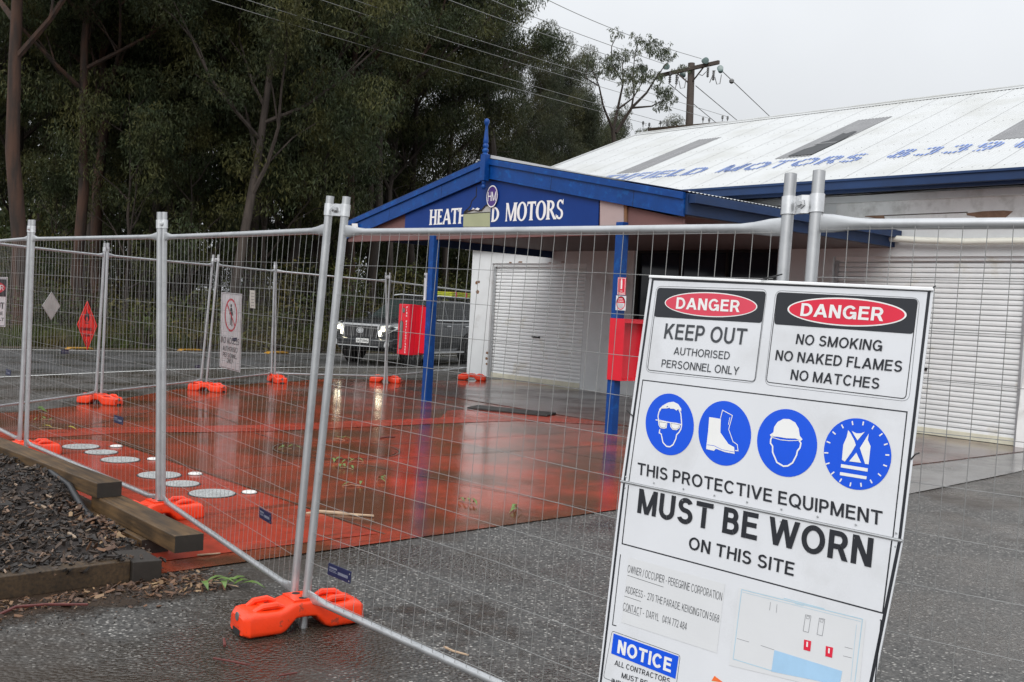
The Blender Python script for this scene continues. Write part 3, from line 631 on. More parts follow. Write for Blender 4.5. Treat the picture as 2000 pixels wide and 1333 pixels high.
def lerp(a, b, t): return a+(b-a)*t
def panel(bl, br, tl, tr, label, tagat=None, wr=.00125, seed=0, nv=34):
    """one mesh panel: base points, top points of its two posts (world)"""
    bl, br, tl, tr = V(bl), V(br), V(tl), V(tr); r = random.Random(seed)
    t = thing('mesh_barrier', label, 'fence panel', (bl+br)/2, 'galvanised temporary fence panels')
    def P(s, z):                                             # z: height fraction of the post
        return lerp(lerp(bl, tl, z), lerp(br, tr, z), s)
    H = (tl-bl).length; zt, zb = 1-.165/H, .075/H
    for s in (0, 1):
        a, b = P(s, -.09/H), P(s, 1); d = (b-a).normalized()
        mb = MB().tube([a, b, b+d*.0005], [.0195, .0195, .0165], 14)
        mb.build('post', 'galv', t, smooth=True)
        MB().lathe(b-d*.004, [(0, .0155), (.0052, .0155)], 12, d).build('post_bore', 'dark', t)
    for nm, z in (('top_rail', zt), ('bottom_rail', zb)):
        a, b = P(0, z), P(1, z); d = (b-a).normalized(); up = V((0, 0, 1))
        pts = [a+d*.015, a+d*.06, a+d*.12, a+d*.17]+[lerp(a, b, k) for k in (.3, .5, .7)]+[b-d*.17, b-d*.12, b-d*.06, b-d*.015]
        pts = [p-up*(.006*math.sin(math.pi*i/10)) for i, p in enumerate(pts)]
        rad = [(.030, .006), (.028, .008), (.020, .0145), (.0165, .0165)]+[(.0165, .0165)]*3+[(.0165, .0165), (.020, .0145), (.028, .008), (.030, .006)]
        MB().tube(pts, rad, 14).build(nm, 'galv', t, smooth=True)
    wm = MB(); hb = .022/H
    n_ = ((br-bl).cross(V((0, 0, 1)))).normalized(); n_ = n_ if n_.dot(CAM-bl) > 0 else -n_
    L_ = (br-bl).length; ed = .045/L_; off = n_*.017
    ph = r.uniform(0, 6)
    for i in range(nv+1):
        s = ed+(1-2*ed)*i/nv; sw = .003*math.sin(i*1.7+ph); b0 = n_*(.004*math.sin(i*.4+ph))
        pts = [P(s, zb+hb*.3)+off, P(s+sw*.3, .25)+off+b0, P(s+sw*.6, .5)+off+b0*1.6, P(s+sw*.4, .78)+off+b0, P(s, zt-hb*.6)+off]
        wm.tube(pts, wr, 5, cap=False)
    rows = 12
    for k in range(rows+1):
        z = lerp(zb+hb*1.2, zt-hb, k/rows)
        pts = [P(s, z+.0012*math.sin(s*14+k*2.1+ph)/H*2)+off*1.06 for s in (ed*.55, .17, .33, .5, .67, .83, 1-ed*.55)]
        wm.tube(pts, wr, 5, cap=False)
    wm.build('wire_mesh', 'wire', t)
    if tagat:
        s, z = tagat; c = P(s, z)+off*1.3; d = (br-bl).normalized(); u = (tl-bl).normalized()
        g = MB().obox(c, d*.172, u*.055, n_*.004).build('maker_tag', 'navy', t, bevel=.001)
        q = MB()
        for a0, a1, h0, h1 in ((.012, .066, .034, .042), (.012, .062, .026, .029), (.012, .064, .020, .023), (.078, .150, .018, .031)):
            k_ = a0
            while k_ < a1: q.obox(c+d*k_+u*h0+n_*.0042, d*.006, u*(h1-h0), n_*.0006); k_ += .0085
        q.build('tag_print', 'tagtext', g)
        q = MB()
        for h0 in (.010, .042):
            q.disc(c+d*.163+u*h0+n_*.0045, d*.0035, u*.0035, 10)
        q.build('rivet', 'galv_bright', g)
    return t
def pb(x, y): return gz(x, y, .12)
def post(b, tp, h=2.1):
    B = pb(*b); dep = (B-CAM).dot(_f); T = dp(tp[0], tp[1], dep); d = (T-B)/(T.z-B.z); return B-d*.04, T
A1 = post((574, 1165), (645, 384)); A2 = post((597, 1177), (677, 385))
C1 = post((309, 985), (312, 415)); C2 = post((318, 985), (321, 415))
D1 = post((38, 866), (59, 430)); D2 = post((51, 872), (65, 430))
fd = V((.974, .229, 0))
B1 = (V((15.93, -12.19, 0)), V((15.905, -12.095, 2.054))); B2 = (V((16.02, -12.17, 0)), V((15.995, -12.075, 2.06)))
BR_ = (B2[0]+V((.98, .2, 0))*2.35, B2[1]+V((.98, .2, 0))*2.35)
G0 = (D1[0]+V((-2.35, .10, 0)), D1[1]+V((-2.35, .10, 0)))
panel(A2[0], B1[0], A2[1], B1[1], 'nearest galvanised mesh panel between foreground orange foot and site sign', (.075, .112), seed=1)
panel(B2[0], BR_[0], B2[1], BR_[1], 'mesh panel running out of frame right of the site sign', seed=2)
panel(C2[0], A1[0], C2[1], A1[1], 'mesh panel left of foreground orange foot, above cut sleeper', (.80, .165), wr=.0010, seed=3)
panel(D2[0], C1[0], D2[1], C1[1], 'mesh panel standing behind stacked sleepers and tank covers', (.74, .25), wr=.0010, seed=4)
panel(G0[0], D1[0], G0[1], D1[1], 'mesh panel leaving frame at far left beyond sleepers', (.78, .30), wr=.0010, seed=5)
E1a, E1b = post((187, 772), (205, 475)), post((198, 770), (211, 475)); E2a, E2b = post((392, 747), (417, 498)), post((403, 747), (427, 498))
E3a, E3b = post((530, 733), (537, 512)), post((537, 733), (539, 512)); E4a, E4b = post((756, 738), (754, 533)), post((751, 738), (762, 533))
ed0 = (E1a[0]-V((5.11+.35, -11.55-.4, 0))); ed0.z = 0; ed0 = ed0.normalized()
E0 = (E1a[0]-ed0*2.4, E1a[1]-ed0*2.4)
E5 = (V((-1.05, .42, .08)), V((-1.05, .42, 2.1)))
panel(E0[0], E1a[0], E0[1], E1a[1], 'far mesh panel carrying white and red diamond signs at left', (.62, .30), wr=.0010, seed=6)
panel(E1b[0], E2a[0], E1b[1], E2a[1], 'far mesh panel between two slab edge feet, no access sign at its end', (.90, .13), wr=.0010, seed=7)
panel(E2b[0], E3a[0], E2b[1], E3a[1], 'far mesh panel right of the no access sign', (.30, .33), wr=.0010, seed=8)
panel(E3b[0], E4a[0], E3b[1], E4a[1], 'far mesh panel in front of parked car bonnet', wr=.0010, seed=9)
panel(E4b[0], E5[0], E4b[1], E5[1], 'far mesh panel running to white garage corner past the car', wr=.0010, seed=10)
def clamp(p1, p2, label, k=.185):
    a = lerp(p1[1], p1[0], k/2.0*.5); b = lerp(p2[1], p2[0], k/2.0*.5); u = (p1[1]-p1[0]).normalized(); d = (b-a).normalized(); n_ = d.cross(u).normalized()
    n_ = n_ if n_.dot(CAM-a) > 0 else -n_; h = .058
    t = thing('pipe_clamp', label, 'fence clamp', (a+b)/2, 'steel clamps joining fence panels'); gap = (b-a).length
    for nm, sg in (('front_plate', 1), ('back_plate', -1)):
        pts = []
        m_ = 9
        for i in range(m_): an = math.pi*(1-i/(m_-1)); pts.append((-0+.0235*math.cos(an), .0235*math.sin(an)))
        prof = pts+[(gap*.5, .012)] + [(gap+.0235*math.cos(math.pi*(1-i/(m_-1))), .0235*math.sin(math.pi*(1-i/(m_-1)))) for i in range(m_)]
        vs = []; q = len(prof)
        for hh in (-h/2, h/2):
            for r_ in (1, .86):
                vs += [a+d*(x if r_ == 1 else x*.995)+n_*(sg*y*r_)+u*hh for x, y in prof]
        fs = []
        for i in range(q-1):
            fs += [(i, i+1, 2*q+i+1, 2*q+i), (q+i, 3*q+i, 3*q+i+1, q+i+1), (i, q+i, q+i+1, i+1), (2*q+i, 2*q+i+1, 3*q+i+1, 3*q+i)]
        fs += [(0, 2*q, 3*q, q), (q-1, 2*q-1, 4*q-1, 3*q-1)]
        MB().add(vs, fs).build(nm, 'galv_bright', t, smooth=True)
    c = (a+b)/2
    MB().lathe(c-n_*.028, [(0, .009), (.042, .009), (.042, .016), (.052, .016), (.053, .008), (.062, .008)], 6, n_).build('bolt', 'galv', t)
clamp(A1, A2, 'bright steel clamp joining posts above foreground orange foot', .13); clamp(B1, B2, 'bright steel clamp on twin posts above the site sign', .20)
clamp(C1, C2, 'steel clamp on paired posts behind the cut sleeper', .16); clamp(D1, D2, 'steel clamp on paired posts behind stacked sleepers', .16)
clamp(E1a, E1b, 'small steel clamp on far posts right of red diamond', .16); clamp(E2a, E2b, 'small steel clamp on leaning far posts at no access sign', .16)
clamp(E3a, E3b, 'small steel clamp on far posts left of foreground posts', .16); clamp(E4a, E4b, 'small steel clamp on crossed posts in front of car', .16)

# ================================================================== big site sign
fA, fB = V((13.50, -12.37, 0)), V((15.93, -12.165, 0)); fdir = (fB-fA).normalized(); fn = V((fdir.y, -fdir.x, 0)); fn = fn if fn.dot(CAM-fA) > 0 else -fn
def onf(x, y, off): return onplane(x, y, fA+fn*off, fn)
sTL, sTR = onf(1269, 538, .05), onf(1824, 562, .05); sHL, sHR = onf(1212.5, 941, .10), onf(1764, 1057.5, .10)
n1 = (sTR-sTL).cross(sHL-sTL).normalized(); n1 = n1 if n1.dot(CAM-sTL) > 0 else -n1
sBL = onf(1167, 1345, .15); sBL = sHL+(sBL-sHL)*1.12
n2 = (sHR-sHL).cross(sBL-sHL).normalized(); n2 = n2 if n2.dot(CAM-sHL) > 0 else -n2
def U(x, y, k=1): return onplane(x, y, sTL+n1*(.0005*k), n1)      # upper board
def W_(x, y, k=1): return onplane(x, y, sHL+n2*(.0005*k), n2)     # lower board
sign = thing('site_sign', 'large white hinged safety sign board tied to mesh fence at right', 'safety sign', (sHL+sHR)/2-V((0, 0, .9)))
HLu, HRu = U(1213, 940, 0), U(1763.5, 1057, 0)
def z3(x, y): return (1170+x*.165, 530+y*.165)
def z4(x, y): return (1500+x*.165, 530+y*.165)
def z5(x, y): return (1200+x*.3, 740+y*.3)
def z6(x, y): return (1160+x*.3, 1060+y*.3)
ub = MB().prism([sTL, sTR, HRu, HLu], -n1*.004).build('upper_board', 'white_sign', sign, bevel=.0015)
lBL, lBR = W_(1166, 1352, 0), W_(1704, 1352, 0)
lb_ = MB().prism([W_(1213, 940.5, 0), W_(1763.5, 1057.5, 0), lBR, lBL], -n2*.004).build('lower_board', 'white_sign', sign)
# folded edge and thick black border
MB().prism([sTL, sTR, U(1824.5, 569, 0), U(1269, 543, 0)], n1*.006).build('top_fold', 'sign_edge', ub, bevel=.002)
bd = MB(); bd.stroke([U(1219.5, 941), U(1275.2, 545.6), U(1815, 567.5), U(1757, 1054)], .0085, n1); bd.build('border', 'black_print', ub)
MB().stroke([W_(1219, 943.5), W_(1171, 1352)], .0085, n2).build('border', 'black_print', lb_); MB().stroke([W_(1757, 1057.5), W_(1697, 1352)], .0095, n2).build('border', 'black_print', lb_)
def rrect(F, c, r, k, wd, n_, close=True):                     # outline through four picture corners with rounded corners
    P_ = [F(*p, k) for p in c]; out = []
    for i in range(4):
        p, a, b = P_[i], P_[i-1], P_[(i+1) % 4]; da, db = (a-p).normalized()*r, (b-p).normalized()*r
        for t in (0, .25, .5, .75, 1): q = (1-t)**2; out.append(p+da*(1-t)**2+db*t*t)
    return out
def outline(F, c, r, k, wd, n_): return MB().stroke(rrect(F, c, r, k, wd, n_), wd, n_, True)
def txt(F, z, s, bl, br, tl, m, parent, name='lettering', bold=.012, k=3):
    O, E_, T_ = F(*z(*bl), k), F(*z(*br), k), F(*z(*tl), k); return text_into(MB(), s, O, E_-O, T_-O, bold).build(name, m, parent)
def ell(F, z, c, rx, ty, k): C0 = F(*z(*c), k); return C0, F(*z(*rx), k)-C0, F(*z(*ty), k)-C0
# DANGER KEEP OUT
p1 = outline(U, [z3(680, 178), z3(1992, 216), z3(1850, 1330), z3(550, 1192)], .022, 1, .0012, n1).build('keep_out_notice', 'thin_print', sign)
outline(U, [z3(695, 200), z3(1975, 245), z3(1842, 1308), z3(572, 1170)], .012, 1, .0026, n1).build('frame', 'grey_print', p1)
MB().poly(rrect(U, [z3(695, 200), z3(1975, 247), z3(1925, 614), z3(652, 540)], .010, 2, 0, n1)).build('header', 'black_print', p1)
c, a, b = ell(U, z3, (1306, 396), (1874, 422), (1316, 250), 3); MB().disc(c, a, b, 64).build('oval_rim', 'white_letter', p1)
MB().disc(c+n1*.0005, a*.977, b*.915, 64).build('oval', 'red_faded', p1)
txt(U, z3, 'DANGER', (908, 445), (1662, 487), (922, 310), 'white_letter', p1, k=5, bold=.022)
txt(U, z3, 'KEEP OUT', (762, 797), (1733, 873), (788, 617), 'grey_print', p1)
txt(U, z3, 'AUTHORISED', (880, 985), (1541, 1046), (892, 897), 'grey_print', p1, bold=.002)
txt(U, z3, 'PERSONNEL ONLY', (735, 1133), (1650, 1230), (748, 1043), 'grey_print', p1, bold=.002)
# DANGER NO SMOKING
p2 = outline(U, [z4(92, 228), z4(1798, 318), z5(1917, 150), z5(978, 40)], .022, 1, .0012, n1).build('no_smoking_notice', 'thin_print', sign)
outline(U, [z4(110, 252), z4(1772, 335), z5(1896, 132), z5(988, 22)], .012, 1, .0026, n1).build('frame', 'black_print', p2)
MB().poly(rrect(U, [z4(110, 252), z4(1769, 335), z4(1720, 744), z4(72, 628)], .010, 2, 0, n1)).build('header', 'black_print', p2)
c, a, b = ell(U, z4, (906, 483), (1642, 522), (922, 316), 3); MB().disc(c, a, b, 64).build('oval_rim', 'white_letter', p2)
MB().disc(c+n1*.0005, a*.97, b*.90, 64).build('oval', 'red_print', p2)
txt(U, z4, 'DANGER', (380, 530), (1362, 593), (400, 378), 'white_letter', p2, k=5, bold=.022)
txt(U, z4, 'NO SMOKING', (325, 862), (1345, 948), (345, 742), 'black_print', p2)
txt(U, z4, 'NO NAKED FLAMES', (82, 1052), (1580, 1195), (100, 932), 'black_print', p2)
txt(U, z4, 'NO MATCHES', (262, 1283), (1310, 1396), (280, 1162), 'black_print', p2)
# protective equipment box
p3 = MB().stroke([U(*z5(92, 686)), U(*z5(185, 9)), U(*z5(1905, 217)), U(*z5(1812, 1046))], .0036, n1).build('equipment_notice', 'black_print', sign)
p3l = MB().stroke([W_(*z5(92, 692)), W_(*z5(50, 1074)), W_(*z6(1880, 460)), W_(*z5(1806, 1054))], .0042, n2).build('equipment_notice', 'black_print', sign)
txt(U, z5, 'THIS PROTECTIVE EQUIPMENT', (147, 622), (1742, 957), (152, 545), 'black_print', p3, bold=.012)
txt(W_, z5, 'MUST BE WORN', (147, 872), (1672, 1230), (163, 714), 'black_print', p3l, bold=.024)
txt(W_, z5, 'ON THIS SITE', (481, 1107), (1166, 1286), (490, 1027), 'black_print', p3l, bold=.014)
def pict(name, c, rx, ry):
    c0, a, b = ell(U, z5, c, (c[0]+rx, c[1]+rx*.06), (c[0], c[1]-ry), 2); return MB().disc(c0, a, b, 72).build(name, 'blue_print', sign)
def Q(pts, k=4): return [U(*z5(*p), k) for p in pts]
d1 = pict('goggles_pictogram', (357, 297), 160, 200)
s = MB(); s.stroke(Q([(296, 330), (292, 352), (305, 362), (316, 415), (338, 440), (360, 444), (382, 430), (400, 392), (405, 365), (420, 350), (432, 330), (438, 303), (436, 268), (432, 228), (418, 195), (400, 182), (380, 180), (340, 190), (306, 190), (290, 215), (284, 245), (288, 275)]), .0042, n1)
s.poly(Q([(290, 200), (312, 176), (350, 155), (385, 150), (415, 165), (435, 195), (436, 215), (418, 196), (404, 208), (388, 196), (366, 196), (346, 178), (330, 190), (310, 188), (296, 215)], 4.2))
s.build('symbol', 'white_letter', d1)
g = MB(); g.poly(Q([(284, 275), (345, 282), (340, 322), (322, 326), (300, 322), (288, 305)], 4.6)); g.poly(Q([(362, 285), (432, 294), (424, 322), (404, 336), (378, 332), (364, 312)], 4.6)); g.stroke(Q([(268, 268), (300, 272), (345, 282), (362, 286), (400, 290), (440, 300)], 4.7), .0032, n1)
g.build('goggles', 'white_letter', d1)
g = MB(); g.stroke(Q([(292, 282), (338, 287), (333, 317), (320, 320), (302, 316), (294, 303)], 5), .0012, n1, True); g.stroke(Q([(368, 292), (424, 299), (417, 320), (402, 329), (381, 326), (370, 310)], 5), .0012, n1, True); g.build('lens_line', 'thin_print', d1)
d2 = pict('boots_pictogram', (715, 355), 175, 210)
s = MB(); s.poly(Q([(617, 250), (693, 262), (690, 350), (742, 425), (780, 446), (783, 490), (720, 478), (660, 456), (648, 470), (597, 458), (600, 428), (610, 345)]))
s.stroke(Q([(690, 260), (704, 205), (768, 240), (744, 330), (772, 410), (800, 430), (805, 470), (786, 468)]), .0026, n1)
s.stroke(Q([(752, 252), (742, 300)]), .0022, n1); s.build('symbol', 'white_letter', d2)
g = MB(); g.stroke(Q([(602, 430), (648, 436), (700, 462), (782, 478)], 4.6), .0014, n1); g.build('sole_line', 'blue_print', d2)
d3 = pict('helmet_pictogram', (1120, 418), 200, 220)
s = MB(); s.poly(Q([(1012, 365), (1035, 350), (1040, 315), (1062, 282), (1100, 262), (1140, 264), (1178, 286), (1200, 325), (1207, 372), (1225, 395), (1215, 405), (1180, 390), (1120, 388), (1060, 378), (1018, 376)]))
s.stroke(Q([(1030, 372), (1018, 395), (1016, 420), (1030, 440), (1030, 480), (1058, 545), (1100, 570), (1128, 568), (1160, 548), (1185, 500), (1192, 470), (1208, 450), (1214, 420), (1200, 398)]), .0048, n1)
s.stroke(Q([(1020, 380), (1080, 398), (1140, 404), (1200, 402)]), .0022, n1); s.build('symbol', 'white_letter', d3)
d4 = pict('vest_pictogram', (1578, 490), 225, 232)
s = MB(); s.poly(Q([(1522, 335), (1538, 356), (1562, 402), (1572, 432), (1540, 485), (1500, 540), (1481, 528), (1490, 430), (1512, 380)]))
s.poly(Q([(1545, 340), (1575, 356), (1605, 356), (1630, 346), (1582, 402)])); s.poly(Q([(1656, 358), (1650, 400), (1668, 440), (1655, 558), (1632, 555), (1598, 452)]))
s.poly(Q([(1575, 482), (1606, 548), (1528, 538)])); s.poly(Q([(1475, 556), (1650, 584), (1648, 606), (1474, 578)])); s.poly(Q([(1470, 608), (1643, 636), (1640, 656), (1467, 628)]))
for i in range(18):
    an = math.radians(98+i*20.0)
    if i in (0, 9) and False: continue
    x0, y0, x1, y1 = 1578+186*math.cos(an), 490-190*math.sin(an), 1578+212*math.cos(an), 490-216*math.sin(an); s.stroke(Q([(x0, y0), (x1, y1)]), .0040, n1)
s.build('symbol', 'white_letter', d4)
# hinge with rivets
hg = MB(); hv = (HRu-HLu).normalized(); hg.tube([HLu+n1*.003, HRu+n1*.003], .0026, 8)
hg.obox(HLu-V((0, 0, .0045))+n1*.0015, HRu-HLu, V((0, 0, .009)), n1*.0008)
hg = hg.build('hinge', 'galv', sign)
rv = MB(); Lh = (HRu-HLu).length
for i in range(9):
    k = .02+.96*i/8
    for q in (.018, -.020): rv.lathe(HLu+hv*(Lh*k)+V((0, 0, q))+n1*.0015, [(0, .0034), (.002, .002)], 8, n1)
rv.build('rivet', 'galv', hg)
# lower notices
def br(pts, k=1): return [W_(*z6(*p), k) for p in pts]
nb = MB(); nb.stroke(br([(173, 78), (121, 536), (146, 543)]), .0034, n2); nb.stroke(br([(1862, 503), (1870, 508), (1829, 915)]), .0034, n2); nb.build('corner_line', 'black_print', lb_)
pp = MB().poly(br([(228, 95), (852, 270), (800, 720), (180, 520)], 2)).build('contact_sheet', 'paper', sign)
txt(W_, z6, 'OWNER / OCCUPIER - PEREGRINE CORPORATION', (218, 193), (832, 379), (223, 145), 'grey_print', pp, bold=-.010)
txt(W_, z6, 'ADDRESS -  270 THE PARADE, KENSINGTON 5068', (203, 325), (813, 522), (208, 280), 'grey_print', pp, bold=-.010)
txt(W_, z6, 'CONTACT -  DARYL   0414 772 484', (188, 436), (602, 572), (193, 390), 'grey_print', pp, bold=-.010)
q = MB()
for a_, b_ in (((218, 213), (452, 290)), ((198, 348), (305, 384)), ((188, 441), (297, 480))): q.stroke(br([a_, b_], 3), .0014, n2)
q.build('underline', 'grey_print', pp)
nn = outline(W_, [z6(118, 575), z6(562, 735), z6(520, 1050), z6(62, 880)], .010, 1, .0016, n2).build('contractor_notice', 'black_print', sign)
MB().poly(br([(128, 592), (552, 742), (530, 888), (112, 722)], 2)).build('header', 'blue_print', nn)
txt(W_, z6, 'NOTICE', (150, 718), (500, 848), (160, 632), 'white_letter', nn, bold=.03)
txt(W_, z6, 'ALL CONTRACTORS', (133, 797), (492, 920), (138, 764), 'black_print', nn, bold=.006)
txt(W_, z6, 'MUST BE', (178, 880), (345, 935), (183, 846), 'black_print', nn, bold=.006)
txt(W_, z6, 'INDUCTED', (112, 920), (330, 990), (117, 884), 'black_print', nn, bold=.006)
pl = MB().poly(br([(945, 290), (1770, 500), (1720, 1000), (880, 800)], 2)).build('site_plan', 'paper', sign)
q = MB(); q.stroke(br([(962, 306), (1748, 499), (1695, 940)], 3), .0022, n2); q.stroke(br([(962, 306), (906, 758), (1160, 836)], 3), .0022, n2); q.stroke(br([(965, 322), (1738, 515)], 3), .0010, n2); q.stroke(br([(1710, 535), (1672, 900)], 3), .0012, n2)
q.stroke(br([(1235, 362), (1500, 432)], 3), .0020, n2); q.stroke(br([(1308, 398), (1365, 412)], 3), .0016, n2); q.build('boundary_line', 'line_blue', pl)
MB().poly(br([(1175, 700), (1617, 838), (1600, 930), (1155, 840)], 3)).build('building_block', 'pale_blue', pl)
for x, y in ((1378, 470), (1468, 492)): MB().stroke(br([(x, y), (x+35, y+8), (x+18, y+116), (x-16, y+106)], 4), .0010, n2, True).stroke(br([(x+8, y+8), (x+26, y+12), (x+22, y+28), (x+4, y+24)], 4), .0008, n2, True).build('tank_outline', 'thin_print', pl)
for a_, b_ in (((1150, 388), (1143, 442)), ((1192, 402), (1187, 458)), ((1632, 680), (1684, 694)), ((1622, 738), (1678, 752)), ((932, 625), (1010, 648)), ((1086, 670), (1175, 700))): MB().stroke(br([a_, b_], 3), .0010, n2).build('plan_line', 'thin_print', pl)
for x, y in ((1388, 671), (1530, 713)):
    r_ = MB().poly(br([(x-20, y-40), (x+27, y-28), (x+20, y+38), (x-24, y+27)], 4)).build('extinguisher_mark', 'red_print', pl)
    MB().poly(br([(x-4, y-26), (x+6, y-23), (x+4, y+10), (x-6, y+7)], 5)).build('bar', 'white_letter', r_)
MB().poly(br([(785, 868), (842, 912), (765, 900)], 3)).build('orange_mark', 'orange_print', lb_)
def tie(pts): MB().tube(pts, .0022, 6).build('cable_tie', 'trim_black', sign)
tie([U(1513, 549, 6), U(1516, 541, 9), sTL+(sTR-sTL)*.45+n1*.012, U(1528, 536, -6)]); tie([U(1815, 570, 5), U(1824, 561, 6), U(1827, 559, -10)])
tie([U(*z5(122, 246), 6), U(*z5(84, 210), 4), U(*z5(80, 206), -18)]); tie([U(*z5(1930, 526), 6), U(*z5(1960, 492), 4), U(*z5(1985, 484), -18)])

# ================================================================== signs on the far fence
def fplane(A, B):
    d = (B-A).normalized(); n_ = V((d.y, -d.x, 0)).normalized(); n_ = n_ if n_.dot(CAM-A) > 0 else -n_; return n_
eA, eB, eC = E1a[0], E0[0], E2a[0]; nE0 = fplane(eA, eB); nE1 = fplane(E1b[0], E2a[0])
def K0(x, y, k=1): return onplane(x, y, eA+nE0*(.028+.003*k), nE0)
def K1(x, y, k=1): return onplane(x, y, E1b[0]+nE1*(.028+.003*k), nE1)
def zl(x, y): return (x/3.992, 380+y/3.992)
def board(name, label, cat, F, corners, n_, m='sign_edge'):
    P_ = [F(*p, 0) for p in corners]; t = thing(name, label, cat, sum(P_, V((0, 0, 0)))/len(P_))
    MB().prism(P_, -n_*.004).build('board', m, t); return t
t = board('hazard_diamond', 'red flammable liquid diamond sign on far mesh fence', 'hazard sign', K0, [(171, 588), (190, 637), (171, 684), (151, 634.5)], nE0, 'red_vivid')
s = MB(); s.stroke([K0(*p, 1) for p in ((170.5, 593), (186.5, 637), (170.5, 678), (154, 634.5))], .006, nE0, True); s.build('border_line', 'black_print', t)
s = MB(); s.poly([K0(*zl(*p), 1) for p in ((668, 990), (659, 965), (664, 930), (672, 945), (676, 895), (688, 935), (695, 925), (698, 965), (690, 990))]); s.poly([K0(*zl(*p), 1) for p in ((662, 1000), (692, 1003), (692, 1009), (662, 1006))]); s.build('flame', 'black_print', t)
MB().poly([K0(*zl(*p), 1.4) for p in ((672, 985), (670, 968), (678, 950), (686, 968), (684, 986))]).build('flame_gap', 'red_vivid', t)
for s_, a_, b_, c_ in (('FLAMMABLE', (632, 1060), (722, 1065), (632, 1036)), ('LIQUID', (652, 1106), (702, 1109), (652, 1084)), ('3', (673, 1165), (682, 1166), (673, 1138))):
    text_into(MB(), s_, K0(*zl(*a_), 1), K0(*zl(*b_), 1)-K0(*zl(*a_), 1), K0(*zl(*c_), 1)-K0(*zl(*a_), 1), .01).build('lettering', 'black_print', t)
t = board('diamond_plate', 'plain pale grey diamond plate seen from its back on far fence', 'hazard sign', K0, [(101, 570), (118, 598), (100, 626), (82.5, 598)], nE0, 'sign_back') if 'sign_back' in MT else board('diamond_plate', 'plain pale grey diamond plate on far mesh fence at left', 'hazard sign', K0, [(101, 570), (118, 598), (100, 626), (82.5, 598)], nE0, 'torn')
MB().stroke([K0(*p, .4) for p in ((101, 571), (117, 598), (100, 625), (83.5, 598))], .004, nE0, True).build('folded_edge', 'galv', t)
t = board('no_access_sign', 'white no access sign with red circle on far mesh fence', 'safety sign', K1, [(433.5, 571), (473, 574.5), (469, 728), (429.5, 717)], nE1)
MB().stroke([K1(*p, 1) for p in ((435, 573), (471.5, 576.5), (467.5, 725.5), (431, 715.5))], .006, nE1, True).build('border_line', 'black_print', t)
c0 = K1(*zl(1802, 942), 1); a_, b_ = K1(*zl(1849, 945), 1)-c0, K1(*zl(1803, 812), 1)-c0
s = MB().ring(c0, a_, b_, .88); s.stroke([c0-a_*.66+b_*.66, c0+a_*.66-b_*.66], .026, nE1); s.build('prohibition_ring', 'red_print', t)
s = MB(); s.disc(K1(*zl(1803, 868), .8), a_*.13, b_*.10, 16)
for pts, wd in (([(1803, 885), (1806, 950)], .05), ([(1800, 885), (1790, 935)], .022), ([(1808, 890), (1816, 945)], .022), ([(1803, 945), (1795, 1020)], .026), ([(1807, 945), (1808, 1028)], .026)): s.stroke([K1(*zl(*p), .8) for p in pts], wd, nE1)
s.build('walking_figure', 'black_print', t)
for s_, a_, b_, c_ in (('NO ACCESS', (1728, 1155), (1862, 1177), (1730, 1105)), ('AUTHORISED', (1736, 1215), (1852, 1235), (1738, 1178)), ('PERSONNEL', (1738, 1262), (1848, 1286), (1739, 1228)), ('ONLY', (1768, 1312), (1815, 1322), (1770, 1276))):
    text_into(MB(), s_, K1(*zl(*a_), 1), K1(*zl(*b_), 1)-K1(*zl(*a_), 1), K1(*zl(*c_), 1)-K1(*zl(*a_), 1), .004).build('lettering', 'black_print', t)
t = board('danger_sign', 'white danger sign cut off by left edge of frame', 'safety sign', K0, [(-62, 540), (15.5, 542), (10.5, 639), (-67, 634)], nE0)
MB().stroke([K0(*p, 1) for p in ((-60, 542), (14, 544), (9, 637), (-65, 632))], .005, nE0, True).build('border_line', 'black_print', t)
MB().poly([K0(*p, 1) for p in ((-58, 544), (13, 546), (11.5, 580), (-60, 576))]).build('header', 'black_print', t)
c0 = K0(-24, 561.5, 1.5); a_, b_ = K0(10.5, 562.5, 1.5)-c0, K0(-24, 547.5, 1.5)-c0; MB().disc(c0, a_, b_, 40).build('oval', 'red_print', t)
for s_, a_, b_, c_, m_ in (('DANGER', (-46, 566), (7, 567.5), (-46, 555), 'white_letter'), ('KEEP OUT', (-52, 601), (8.5, 604), (-52, 588), 'black_print'), ('AUTHORISE', (-50, 613), (6, 616), (-50, 606), 'black_print'), ('PERSONNEL ONLY', (-56, 624), (7.5, 627.5), (-56, 617), 'black_print')):
    text_into(MB(), s_, K0(*a_, 2), K0(*b_, 2)-K0(*a_, 2), K0(*c_, 2)-K0(*a_, 2), .012).build('lettering', m_, t)
nE2 = fplane(E2b[0], E3a[0])
def K2(x, y, k=1): return onplane(x, y, E2b[0]+nE2*(.028+.003*k), nE2)
t = board('notice_plate', 'small cream notice plate on far fence right of no access sign', 'notice', K2, [(488, 567), (498.5, 568), (498.5, 603), (489, 602)], nE2, 'pipe')
q = MB()
for h in range(5): q.stroke([K2(490.5, 573+h*6, 1), K2(496.5, 573.5+h*6, 1)], .006, nE2)
q.build('print_line', 'thin_print', t)

